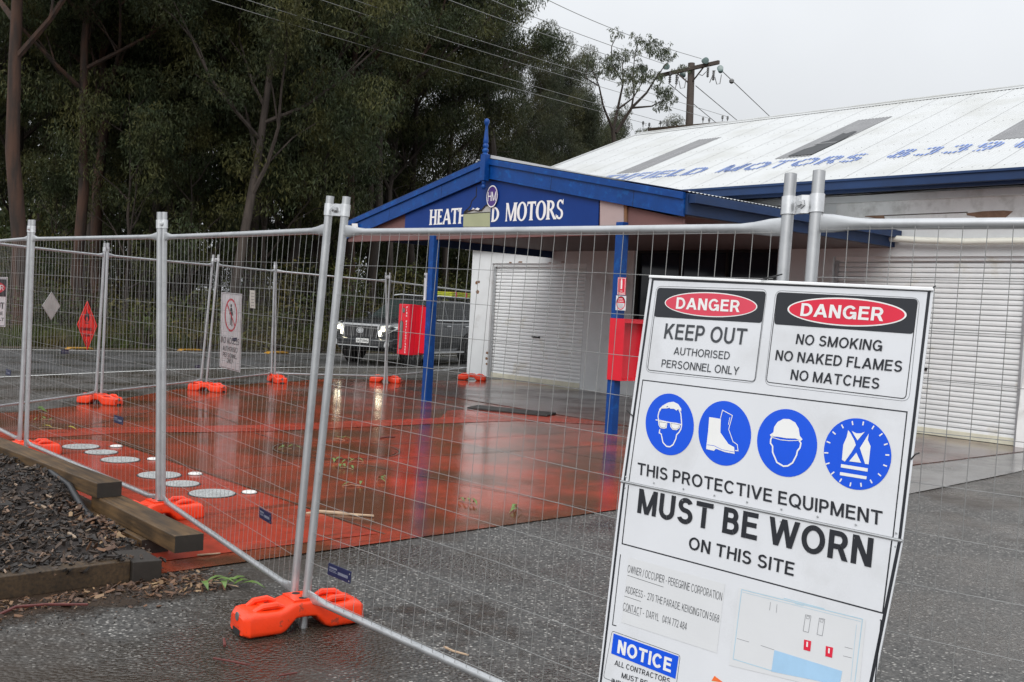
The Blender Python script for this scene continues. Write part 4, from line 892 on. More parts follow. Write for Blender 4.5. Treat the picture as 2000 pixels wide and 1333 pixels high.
# ================================================================== garage building
garage = thing('garage_building', 'white rendered garage with white corrugated roof and roller doors', 'building', (5, 4, 0))
WT = 3.70
def wbox(mb, x0, x1, z0, z1, y0=0., y1=.22): mb.box(x0, x1, y0, y1, z0, z1)
w_ = MB()
wbox(w_, -.72, 0, 0, 3.05); wbox(w_, -.72, 0, 3.052, WT, .004); wbox(w_, 0, 2.99, 2.58, WT, .001); wbox(w_, 2.99, 4.29, 0, WT); wbox(w_, 4.29, 7.56, 0, .95, .001); wbox(w_, 4.29, 7.56, 2.84, WT, .001); wbox(w_, 7.56, 8.62, 0, WT)
wbox(w_, 8.62, 11.70, 2.70, 3.16, .001); wbox(w_, 11.70, 18.5, 0, 3.16)
w_.build('front_wall', 'render', garage)
# peeling upper band with holes showing brick
hb = MB()
zz = 3.162
def up(pts): return [wy(x, y, -.02) for x, y in pts]
hb.prism([(8.62, .0, zz), (18.5, .0, zz), (18.5, .0, WT), (8.62, .0, WT)], (0, .2, 0)); hb.build('upper_wall', 'render_dirty', garage)
br_ = MB()
for pts in ([(1688, 423), (1726, 421), (1728, 428), (1712, 427)], [(1887, 417), (1905, 415), (1920, 413), (1960, 411.5), (1978, 413), (1962, 427), (1910, 427), (1903, 423), (1889, 421)]):
    br_.prism([wy(x, y, -.010) for x, y in pts], (0, .006, 0))
br_.build('bare_brick_patch', 'brick_bare', garage)
ln = MB()
for a_, b_ in (((1500, 395), (2000, 357)), ((1740, 385), (2000, 366)), ((1690, 423), (1890, 415))):
    ln.stroke([wy(*a_, -.006), wy(*b_, -.006)], .014, (0, -1, 0))
ln.build('render_crack', 'timber_dark', garage)
MB().box(6.0, 18.6, -.10, .0, 3.56, 3.66).build('eave_board', 'render', garage)
ow = MB(); ow.prism([(-.72, .22, 0), (-.72, 11.6, 0), (-.72, 11.6, WT), (-.72, 5.75, 6.3), (-.72, .22, WT)], (.2, 0, 0)); ow.prism([(18.3, .22, 0), (18.3, 11.6, 0), (18.3, 11.6, WT), (18.3, 5.75, 6.3), (18.3, .22, WT)], (.2, 0, 0)); ow.box(-.52, 18.3, 11.4, 11.6, 0, WT); ow.build('side_wall', 'render', garage)
def roller(x0, x1, z1, y, label):
    pr = []; z = .10
    while z < z1-.05:
        pr += [(z, 0), (z+.028, -.004), (z+.057, 0), (z+.058, .040), (z+.073, .040), (z+.0745, 0)]; z += .0765
    vs = []
    for x in (x0, x1): vs += [(x, y+d, zc) for zc, d in pr]
    n = len(pr); mb = MB().add(vs, [(i, i+1, n+i+1, n+i) for i in range(n-1)])
    d = mb.build('roller_door', 'door', garage); d['label'] = label
    MB().box(x0, x1, y-.012, y+.03, .015, .115).build('bottom_bar', 'door_bar', d)
    MB().box(x0-.0, x1, y-.05, y+.03, z1-.06, z1+.03).build('head_box', 'door', d)
    for x in (x0, x1-.05): MB().box(x, x+.05, y-.05, y-.013, 0, z1-.062).build('guide_rail', 'galv', d)
    k = MB(); xc = (x0+x1)/2; k.box(xc-.12, xc+.12, y-.022, y-.007, .98, 1.005); k.box(xc-.12, xc-.09, y-.03, y-.007, .975, 1.02); k.box(xc+.09, xc+.12, y-.03, y-.007, .975, 1.02); k.build('lift_handle', 'dark', d)
    return d
roller(0.01, 2.98, 2.57, .10, 'small white roller door at left end'); roller(8.63, 11.69, 2.70, .10, 'large white roller door at right')
ru = MB()
for x, z, a_, b_ in ((.62, 2.60, .10, .02), (.95, 2.61, .14, .025), (1.9, 2.60, .1, .012), (2.3, 2.61, .13, .014)): ru.prism([(x-a_/2, -.004, z-b_/2), (x+a_*.4, -.004, z-b_*.7), (x+a_/2, -.004, z+b_/2), (x-a_*.3, -.004, z+b_*.6)], (0, .01, 0))
for x, z, s_ in ((-.56, 2.13, .10), (-.47, 2.15, .07), (-.52, 1.92, .11), (-.05, .55, .07), (-.06, .42, .08), (-.04, .30, .06)): ru.prism([(x, -.003, z-s_*.3), (x+s_*.7, -.003, z-s_*.4), (x+s_, -.003, z+s_*.1), (x+s_*.5, -.003, z+s_*.5), (x-s_*.1, -.003, z+s_*.2)], (0, .006, 0))
ru.build('peeled_patch', 'rust', garage)
wn = MB().box(4.29, 7.56, .12, .15, .95, 2.84).build('office_window', 'window', garage)
fr = MB()
for x in (4.29, 5.35, 6.42, 7.51): fr.box(x, x+.05, .07, .118, .95, 2.84)
fr.box(4.34, 7.51, .072, .117, .95, 1.0); fr.box(4.34, 7.51, .072, .117, 2.79, 2.84); fr.build('window_frame', 'dark', wn)
MB().tube([(-.85, -.10, 2.93), (2.3, -.10, 2.93)], .055, 14).build('storm_pipe', 'pipe', garage, smooth=True)
p = MB(); p.tube([wy(1736, 466, -.14), V((10.2, -.13, 2.93)), V((10.8, -.12, 2.905)), V((18, -.12, 2.89))], .05, 14); p.build('storm_pipe', 'pipe', garage, smooth=True)
cn = MB(); cn.prism([(11.70, -.055, 0), (12.2, -.05, 0), (12.2, -.05, 2.85), (11.78, -.05, 2.85), (11.72, -.055, 1.9), (11.755, -.055, 1.2), (11.71, -.055, .5)], (0, .05, 0)); cn.build('peeling_pier', 'render_dirty', garage, bevel=.01)
# roof
rs = math.atan2(2.56, 6.15); rt = V((0, math.cos(rs), math.sin(rs))); rn = V((0, -math.sin(rs), math.cos(rs))); re = V((0, -.5, 3.86)); RL = 6.68
def RP(X, s, h=0): return V((X, re.y, re.z))+rt*s+rn*h
def corr(mb, x0, x1, s0, s1, F, pitch=.076, amp=.0055, seg=6):
    n = int((x1-x0)/pitch*seg); k = len(mb.v); vs = []
    for i in range(n+1):
        x = x0+i*pitch/seg; h = amp*math.cos(2*math.pi*(x-x0)/pitch); vs += [F(x, s0, h), F(x, s1, h)]
    return mb.add(vs, [(2*i, 2*i+2, 2*i+3, 2*i+1) for i in range(n)])
rf = corr(MB(), -.92, 18.7, 0, RL, RP).build('roof', 'roof', garage, smooth=True)
bk = MB().poly([(-.92, 5.71, 6.40), (18.7, 5.71, 6.40), (18.7, 12.1, 3.8), (-.92, 12.1, 3.8)]).build('back_roof', 'roof', garage)
MB().poly([RP(-.9, .02, -.06), RP(18.6, .02, -.06), RP(18.6, RL-.05, -.06), RP(-.9, RL-.05, -.06)]).build('roof_lining', 'soffit', garage)
rc = MB(); rc.poly([RP(-.95, RL-.16, .012), RP(18.7, RL-.16, .012), RP(18.7, RL+.01, .022), RP(-.95, RL+.01, .022)]); rc.tube([RP(-.95, RL, .02), RP(18.7, RL, .02)], .028, 8); rc.build('ridge_cap', 'roof', rf, smooth=True)
MB().prism([RP(-.98, -.02, -.16), RP(-.98, RL, -.16), RP(-.98, RL, .03), RP(-.98, -.02, .03)], (.06, 0, 0)).build('barge_board', 'roof', rf)
sk = MB()
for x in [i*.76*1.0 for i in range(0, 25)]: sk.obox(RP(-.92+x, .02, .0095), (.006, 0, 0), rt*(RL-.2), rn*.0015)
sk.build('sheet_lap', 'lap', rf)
scw = MB()
for s_ in (.25, 1.15, 2.3, 3.45, 4.6, 5.75):
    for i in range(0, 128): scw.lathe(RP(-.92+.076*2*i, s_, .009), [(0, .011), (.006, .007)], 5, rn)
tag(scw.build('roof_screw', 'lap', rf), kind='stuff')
for x0, x1, s0, s1, nm in ((2.52, 3.13, 1.9, 4.86, 0), (6.42, 7.20, 1.98, 5.05, 1), (10.38, 11.10, 1.96, 5.0, 2), (14.3, 15.0, 1.95, 5.0, 3)):
    k = round((x0+.92)/.076)*.076-.92
    corr(MB(), k, x1, s0, s1, lambda x, s, h: RP(x, s, h+.006)).build('skylight', 'skylight', rf, smooth=True)
hp = [(6.66, 2.08), (7.2, 2.06), (7.19, 3.0), (7.13, 3.78), (7.02, 3.86), (6.94, 3.70), (6.83, 3.78), (6.86, 3.2), (6.78, 3.1), (6.80, 2.75), (6.70, 2.6)]
MB().poly([RP(x, s_, .0172) for x, s_ in hp]).build('broken_opening', 'hole', rf)
MB().obox(RP(6.72, 2.92, .0180), (.46, 0, 0), rt*.05, rn*.004).build('purlin', 'skylight', rf)
# painted roof lettering, only the crests of the sheets carry paint
def roof_text(s, x0, x1, s0, s1, name='roof_lettering'):
    mb = text_into(MB(), s, V((x0, s0, 0)), V((x1-x0, 0, 0)), V((0, s1-s0, 0)), .03)
    bm = bmesh.new(); vs = [bm.verts.new(p) for p in mb.v]
    for f in mb.f:
        try: bm.faces.new([vs[i] for i in f])
        except ValueError: pass
    pitch = .076; n0 = int((x0+.92)/pitch)-1; n1_ = int((x1+.92)/pitch)+2
    for i in range(n0, n1_):
        for o in (-.020, .020):
            bmesh.ops.bisect_plane(bm, geom=bm.verts[:]+bm.edges[:]+bm.faces[:], plane_co=(i*pitch-.92+o, 0, 0), plane_no=(1, 0, 0))
    out = [f for f in bm.faces if abs(((f.calc_center_median().x+.92)/pitch+.5) % 1-.5)*pitch > .020]
    bmesh.ops.delete(bm, geom=out, context='FACES'); q = MB()
    bm.verts.index_update(); q.add([RP(v.co.x, v.co.y, .0125) for v in bm.verts], [[v.index for v in f.verts] for f in bm.faces]); bm.free()
    return q.build(name, 'roof_letter', rf)
roof_text('HEATHFIELD', .95, 5.20, 1.20, 1.77); roof_text('MOTORS', 5.62, 8.55, 1.21, 1.77); roof_text('8339', 9.02, 10.80, 1.25, 1.80); roof_text('0', 11.02, 11.45, 1.25, 1.80)
# eave gutter and fascia
g = MB(); g.box(5.9, 18.8, -.62, -.49, 3.70, 3.85); g.box(5.9, 18.8, -.645, -.62, 3.82, 3.858); g.box(5.9, 18.8, -.49, -.44, 3.655, 3.80); g.build('eave_gutter', 'blue_dull', garage, bevel=.004)

# ================================================================== blue canopy
GY = -4.967
can = thing('canopy', 'blue gabled canopy with white lettered sign in front of garage', 'canopy', (5.8, -2.5, 0))
def G(x, y, o=0): return wy(x, y, GY-o)
gl0, gap_, gr0 = G(687, 437), G(962, 313), G(1345, 380)
gl = V((1.945, GY, 2.955)); ga = V((5.82, GY, 3.80)); gr = V((9.64, GY, 3.105)); Q_ = V((0, 0, 1))
p1x, p2x = 4.535, 8.608
for x, lb in ((p1x, 'left post'), (p2x, 'right post')):
    a = .062; MB().box(x-a, x+a, GY-.062-.06, GY+.062-.06, 0, 2.78).build('post', 'blue', can, bevel=.006)
# gable boards
fa = MB()
for a, b in ((gl, ga), (gr, ga)):
    d = b-a; fa.prism([a+V((0, -.10, -.285)), b+V((0, -.10, -.285)), b+V((0, -.10, -.06)), a+V((0, -.10, -.06))], (0, .035, 0))
fa.build('barge_board', 'blue', can, bevel=.003)
fa = MB()
for a, b in ((gl, ga), (gr, ga)):
    fa.prism([a+V((0, -.128, -.075)), b+V((0, -.128, -.075)), b+V((0, -.128, .012)), a+V((0, -.128, .012))], (0, .06, 0))
fa.build('barge_cap', 'blue', can, bevel=.003)
bj = MB()
for e_, ts in ((gl, (.34, .71)), (gr, (.22, .63))):
    for t_ in ts: p_ = lerp(e_, ga, t_); bj.obox(p_+V((-.003, -.1012, -.283)), (.006, 0, 0), (0, .001, 0), (.012, 0, .20))
bj.build('board_joint', 'dark', can)
nl = MB()
for e_ in (gl, gr):
    for k_ in range(1, 22):
        for dz in (-.25, -.10): nl.lathe(lerp(e_, ga, k_/22.5)+V((0, -.1005, dz)), [(0, .006), (.002, .004)], 6, (0, -1, 0))
nl.build('nail', 'blue_dull', can)
MB().prism([ga+V((.06, -.10, .013)), gr+V((-1.0, -.10, .013+.191)), gr+V((-1.0, -.10, .014+.191)), ga+V((.06, -.10, .062))], (0, .05, 0)).build('ridge_flashing', 'roof', can)
# gable sheet: brown backing, blue sign panel, torn opening
MB().prism([V((gl.x+.05, GY-.02, 2.70)), V((gr.x-.05, GY-.02, 2.70)), V((gr.x-.05, GY-.02, 2.80)), V((ga.x, GY-.02, 3.55)), V((gl.x+.05, GY-.02, 2.72))], (0, .03, 0)).build('gable_backing', 'mauve', can)
def gp(pts, o): return [G(x, y, o) for x, y in pts]
MB().prism(gp([(1172, 388), (1218, 396), (1218, 440), (1172, 441)], .045), (0, .02, 0)).build('bare_board', 'pale_board', can)
MB().prism(gp([(1219, 397), (1224, 398), (1224, 440), (1219, 440)], .047), (0, .02, 0)).build('board_joint', 'rust', can)
zb = 2.745
sp = [(792, 413), (955, 355), (1170, 388), (1168, 437)]
cut = [(957, 443), (958, 412), (959, 400), (948, 403), (940, 411), (932, 412), (926, 409), (918, 412), (912, 410), (905, 416), (904, 443)]
base = [G(792, 415, .05), G(955, 352, .05), G(1170, 385, .05), G(1168, 437, .05)]; base[3].z = zb; base[0].z = base[0].z
lowl = V((base[0].x, base[0].y, zb)); cw = [G(x, y, .05) for x, y in cut]; cw[0].z = zb; cw[-1].z = zb
MB().prism([base[0], base[1], base[2], base[3]]+cw+[lowl], (0, .02, 0)).build('sign_panel', 'blue_panel', can)
MB().prism([V((cw[0].x+.02, GY-.040, 2.71)), V((cw[0].x+.02, GY-.040, 3.12)), V((cw[-1].x-.02, GY-.040, 3.12)), V((cw[-1].x-.02, GY-.040, 2.71))], (0, .015, 0)).build('torn_backing', 'torn', can)
MB().prism(gp([(957, 443), (957, 415), (905, 417.5), (904, 443)], .046), (0, .004, 0)).build('olive_patch', 'olive', can)
cr = MB(); cr.stroke(gp([(931, 366), (930, 384), (921, 394), (919, 403), (912, 410), (906, 415)], .0515), .022, (0, -1, 0)); cr.stroke(gp([(958, 399), (948, 402), (940, 411), (932, 412), (926, 409), (918, 412), (906, 416)], .0515), .018, (0, -1, 0)); cr.stroke(gp([(905, 418), (957, 415)], .047), .012, (0, -1, 0))
cr.build('panel_crack', 'dark', can)
MB().poly(gp([(921, 410), (924, 406), (928, 409), (932, 406), (937, 408), (934, 411.5), (926, 409)], .052)).build('torn_letter', 'white_letter', can)
# serif lettering
def stem(mb, T, x, wd, y0=0., y1=1., fl=1.7):
    T.n += 1; q = wd*fl/2; h = wd/2; mb.poly([T(x-q, y0), T(x+q, y0), T(x+h, y0+.09), T(x+h*.9, (y0+y1)/2), T(x+h, y1-.09), T(x+q, y1), T(x-q, y1), T(x-h, y1-.09), T(x-h*.9, (y0+y1)/2), T(x-h, y0+.09)])
def quad(mb, T, a, b, c, d): T.n += 1; mb.poly([T(*a), T(*b), T(*c), T(*d)])
def bowl(mb, T, cx, cy, rx, ry, wx, wy_, a0=0, a1=360, n=40):
    T.n += 1; o = []; i_ = []
    for k in range(n+1):
        an = math.radians(a0+(a1-a0)*k/n); o.append(T(cx+rx*math.cos(an), cy+ry*math.sin(an))); i_.append(T(cx+(rx-wx)*math.cos(an), cy+(ry-wy_)*math.sin(an)))
    m_ = n+1; mb.add(o+i_, [(k, k+1, m_+k+1, m_+k) for k in range(n)])
GW = {'H': .74, 'E': .56, 'A': .76, 'T': .66, 'M': .92, 'O': .80, 'R': .70, 'S': .56, 'D': .74}
def glyph(mb, ch, T, half=False):
    w_ = GW[ch]; s_ = .20
    if ch == 'H':
        stem(mb, T, .15, s_); quad(mb, T, (.15, .45), (.59 if not half else .45, .45), (.59 if not half else .45, .56), (.15, .56))
        if not half: stem(mb, T, .59, s_)
    if ch == 'E':
        stem(mb, T, .16, s_); quad(mb, T, (.1, 0), (.50, 0), (.54, .22), (.47, .11)); quad(mb, T, (.1, 0), (.47, .11), (.46, .12), (.1, .11)); quad(mb, T, (.16, .89), (.45, .89), (.51, .78), (.49, 1)); quad(mb, T, (.1, 1), (.49, 1), (.45, .89), (.1, .9)); quad(mb, T, (.16, .46), (.42, .44), (.42, .60), (.16, .56))
    if ch == 'A':
        quad(mb, T, (-.02, 0), (.14, 0), (.42, 1), (.32, 1)); quad(mb, T, (.30, 1), (.48, 1), (.77, 0), (.52, 0)); quad(mb, T, (.16, .26), (.60, .26), (.57, .37), (.18, .37)); quad(mb, T, (-.05, 0), (.2, 0), (.16, .05), (.0, .05)); quad(mb, T, (.48, 0), (.82, 0), (.76, .05), (.52, .05))
    if ch == 'T':
        stem(mb, T, .33, s_); quad(mb, T, (.0, .88), (.66, .88), (.66, 1), (.0, 1)); quad(mb, T, (-.01, .76), (.04, .76), (.08, .9), (0, .9)); quad(mb, T, (.62, .76), (.67, .76), (.66, .9), (.58, .9))
    if ch == 'M':
        stem(mb, T, .11, .10); stem(mb, T, .80, s_); quad(mb, T, (.04, 1), (.24, 1), (.52, .06), (.42, .02)); quad(mb, T, (.40, .02), (.52, .02), (.84, 1), (.70, 1))
    if ch == 'O': bowl(mb, T, .40, .5, .39, .52, .20, .09)
    if ch == 'D': stem(mb, T, .14, s_, fl=1.4); bowl(mb, T, .20, .5, 0.50, .5, .20, .11, -90, 90); quad(mb, T, (.1, 0), (.24, 0), (.24, .10), (.1, .10)); quad(mb, T, (.1, .9), (.24, .9), (.24, 1), (.1, 1))
    if ch == 'R':
        stem(mb, T, .14, s_); bowl(mb, T, .26, .73, .32, .27, .18, .10, -90, 90); quad(mb, T, (.1, .9), (.28, .9), (.28, 1), (.1, 1)); quad(mb, T, (.14, .46), (.28, .46), (.28, .55), (.14, .55)); quad(mb, T, (.26, .48), (.42, .50), (.76, 0), (.56, 0))
    if ch == 'S': bowl(mb, T, .29, .745, .24, .265, .14, .10, 20, 270); bowl(mb, T, .27, .265, .26, .275, .15, .10, -160, 90); quad(mb, T, (.46, .76), (.52, .74), (.52, 1.02), (.48, 1.02)); quad(mb, T, (.02, .0), (.06, -.02), (.07, .26), (.01, .24))
def serif(word, bl, brr, capz, half_last=False):
    O, E_ = G(*bl, .0525), G(*brr, .0525); tot = sum(GW[c] for c in word)-(.30 if half_last else 0); X = (E_-O)/tot; Y_ = V((0, 0, capz)); mb = MB(); x = 0
    for i, c in enumerate(word):
        def T(u, v, x=x): return O+X*(x+u)+Y_*v+V((0, -.0005*T.n, 0))    # strokes lie a hair apart
        T.n = 0; glyph(mb, c, T, half_last and i == len(word)-1); x += GW[c]
    mb.build('sign_lettering', 'white_letter', can)
serif('HEATH', (838, 440), (904, 437), .245, True); serif('D', (959, 434), (975, 433.5), .225); serif('MOTORS', (986, 433), (1100, 428), .27)
# emblem and finial
ec = G(961, 384, .075); em = MB().disc(ec, (.128, 0, 0), (0, 0, .165), 40, (0, .012, 0)).build('emblem', 'purple', can)
q = MB(); q.ring(ec+V((0, -.002, 0)), (.128, 0, 0), (0, 0, .165), .90); text_into(q, 'HM', ec+V((-.092, -.002, -.068)), (.186, 0, 0), (0, 0, .136), -.005); q.build('emblem_lettering', 'white_letter', em)
fx = V((5.83, GY-.165, 0))
zr = lambda y: wy(964, y, fx.y).z
MB().lathe(fx, [(zr(369), .012), (zr(366), .034), (zr(362), .038), (zr(359), .022), (zr(357), .034), (zr(354), .034), (zr(352), .03)], 14).build('finial_drop', 'blue', can, smooth=True)
MB().box(fx.x-.055, fx.x+.055, fx.y-.045, fx.y+.05, zr(352), zr(300)).build('finial_post', 'blue', can, bevel=.006)
MB().lathe(fx, [(zr(300), .052), (zr(297), .034), (zr(294), .048), (zr(291), .048), (zr(288), .030), (zr(285), .044), (zr(282), .044), (zr(279), .032), (zr(276), .040), (zr(270), .036), (zr(258), .028), (zr(246), .020), (zr(243), .024), (zr(241), .034), (zr(237), .042), (zr(233), .038), (zr(230), .016)], 16).build('finial', 'blue', can, smooth=True)
# canopy roof, eaves, soffit
def cslope(eave, sgn):
    L_ = math.hypot(ga.x-eave.x, ga.z-eave.z); d = V((ga.x-eave.x, 0, ga.z-eave.z)).normalized(); n_ = V((-d.z, 0, d.x)) if d.x > 0 else V((d.z, 0, -d.x))
    return lambda y, s, h: V((eave.x, y, eave.z+.03))+d*s+n_*h, L_
for e_, sg in ((gl, 1), (gr, -1)):
    F_, L_ = cslope(e_, sg); mb = corr(MB(), GY-.10, .5, -.05, L_, F_); mb.build('roof_sheet', 'roof', can, smooth=True)
MB().box(gr.x-.02, gr.x+.035, GY-.07, .02, gr.z-.26, gr.z+.005).build('eave_fascia', 'blue_dull', can, bevel=.003)
MB().box(gl.x-.035, gl.x+.02, GY-.07, .02, gl.z-.26, gl.z+.005).build('eave_fascia', 'blue_dull', can, bevel=.003)
g = MB(); g.box(gr.x+.036, gr.x+.14, GY-.05, .0, gr.z-.12, gr.z-.01); g.build('eave_gutter', 'blue_dull', can, bevel=.004)
MB().box(gl.x+.021, gr.x-.021, GY+.012, -.002, 2.832, 2.846).build('soffit', 'soffit', can)
MB().box(gl.x+.03, gr.x-.03, GY-.075, GY+.02, 2.62, 2.742).build('front_beam', 'mauve', can)
q = MB().prism(gp([(687, 437), (698, 437), (699, 446), (688, 447)], .14), (0, .004, 0)).build('small_plate', 'white_letter', can); q['label'] = 'small white plate at left end of gable board'
# extinguisher cabinets and small signs on the posts
t = thing('extinguisher_cabinet', 'red fire extinguisher cabinet with slot window on left canopy post', 'extinguisher cabinet', (4.3, GY-.1, .74))
x0, x1, y0, y1 = 3.985, 4.265, GY-.30, GY+.02
MB().box(x0, x1, y0+.14, y1, .745, 1.555).build('body', 'red_box', t, bevel=.008)
dr = MB().box(x0-.006, x1+.006, y0, y0+.136, .738, 1.562).build('door', 'red_box', t, bevel=.010)
MB().box(x1+.002, p1x-.064, GY-.09, GY-.05, .78, 1.53).build('mounting_bracket', 'red_box', t)
slot = [(x0+.088+.042*math.cos(a), y0-.003, 1.29-.045+.045*math.sin(a)) for a in [math.pi*k/10 for k in range(11)]]+[(x0+.088-.042*math.cos(a), y0-.003, .87-.042*math.sin(a)) for a in [math.pi*k/10 for k in range(11)]]
MB().poly(slot).build('slot_window', 'glass_dim', dr); MB().stroke(slot, .012, (0, -1, 0), True).build('slot_rim', 'trim_black', dr)
MB().disc((x0+.14, y0-.003, 1.46), (.032, 0, 0), (0, 0, .04), 20).build('gauge_hole', 'glass_dim', dr); MB().ring((x0+.14, y0-.0035, 1.46), (.036, 0, 0), (0, 0, .044), .85).build('gauge_rim', 'trim_black', dr)
q = MB(); zt_ = 1.525
for ch in 'FIRE EXTINGUISHER':
    if ch != ' ': text_into(q, ch, (x0+.212, y0-.003, zt_-.03), ((.030 if ch != 'I' else .009), 0, 0), (0, 0, .030), .03)
    zt_ -= .0455
q.build('lettering', 'white_letter', dr)
t = thing('extinguisher_cabinet', 'open red metal cabinet on right canopy post beside site sign', 'extinguisher cabinet', (8.7, GY-.2, .72))
x0, x1, y0, y1, z0, z1 = 8.556, 8.812, GY-.142, GY+.40, .72, 1.525
c_ = MB(); c_.box(x0, x1, y0, y0+.012, z0, z1); c_.box(8.673, x1, y1-.012, y1, z0, z1); c_.box(8.673, x1-.001, y0+.012, y1-.012, z0, z0+.012); c_.box(8.673, x1-.001, y0+.012, y1-.012, z1-.012, z1); c_.box(8.673, 8.684, y0+.013, y1-.013, z0+.013, z1-.013)
c_.build('shell', 'red_box', t)
MB().box(x1-.02, x1-.003, y0+.013, y1-.013, z1-.055, z1-.013).build('lip', 'red_box', t)
def smallsign(name, label, pts, m):
    c = sum(pts, V((0, 0, 0)))/4; t = thing(name, label, 'safety sign', c); MB().prism(pts, (0, .004, 0)).build('plate', m, t); return t
SY = -GY+.13
P_ = [wy(x, y, -SY) for x, y in ((1207, 542), (1223, 543), (1221, 577), (1205.5, 576))]
t = smallsign('extinguisher_sign', 'small red fire extinguisher location sign high on right canopy post', P_, 'red_print')
o, a, b = P_[3]+V((0, -.002, 0)), P_[2]-P_[3], P_[0]-P_[3]
q = MB(); q.prism([o+a*.40+b*.34, o+a*.60+b*.34, o+a*.60+b*.80, o+a*.54+b*.92, o+a*.46+b*.92, o+a*.40+b*.80], (0, -.001, 0)); q.stroke([o+a*.05+b*.04, o+a*.95+b*.04, o+a*.95+b*.96, o+a*.05+b*.96], .006, (0, -1, 0), True)
text_into(q, 'FIRE', o+a*.36+b*.19, a*.28, b*.06, .02); text_into(q, 'EXTINGUISHER', o+a*.12+b*.07, a*.76, b*.075, .02); q.build('symbol', 'white_letter', t)
P_ = [wy(x, y, -SY) for x, y in ((1203.5, 577.5), (1223, 578.5), (1221.5, 607), (1202, 606))]
t = smallsign('powder_sign', 'small white sign with red disc below extinguisher sign on post', P_, 'white_sign')
o, a, b = P_[3]+V((0, -.002, 0)), P_[2]-P_[3], P_[0]-P_[3]; c = o+a*.5+b*.5
MB().ring(c, a*.45, b*.46, .86).build('ring', 'red_print', t)
n_ = 20; MB().poly([c+a*.45*math.cos(math.pi*k/n_)+b*.46*math.sin(math.pi*k/n_) for k in range(n_+1)]).build('disc', 'red_print', t)
q = MB(); text_into(q, 'A:B(E)', o+a*.30+b*.73+V((0, -.001, 0)), a*.40, b*.09, .02); text_into(q, 'POWDER', o+a*.22+b*.57+V((0, -.001, 0)), a*.56, b*.09, .02); q.build('lettering', 'white_letter', t)
q = MB()
for k in range(4): q.stroke([o+a*.28+b*(.42-.075*k), o+a*.72+b*(.42-.075*k)], .003, (0, -1, 0))
q.build('print_line', 'thin_print', t)
t = thing('paper_notice', 'narrow white notice seen edge on at top of left canopy post', 'notice', (p1x-.09, GY-.1, 1.8))
MB().box(p1x-.105, p1x-.062, GY-.15, GY-.125, 1.64, 2.08).build('sheet', 'white_sign', t); MB().box(p1x-.102, p1x-.064, GY-.152, GY-.1505, 2.00, 2.04).build('print', 'black_print', t)

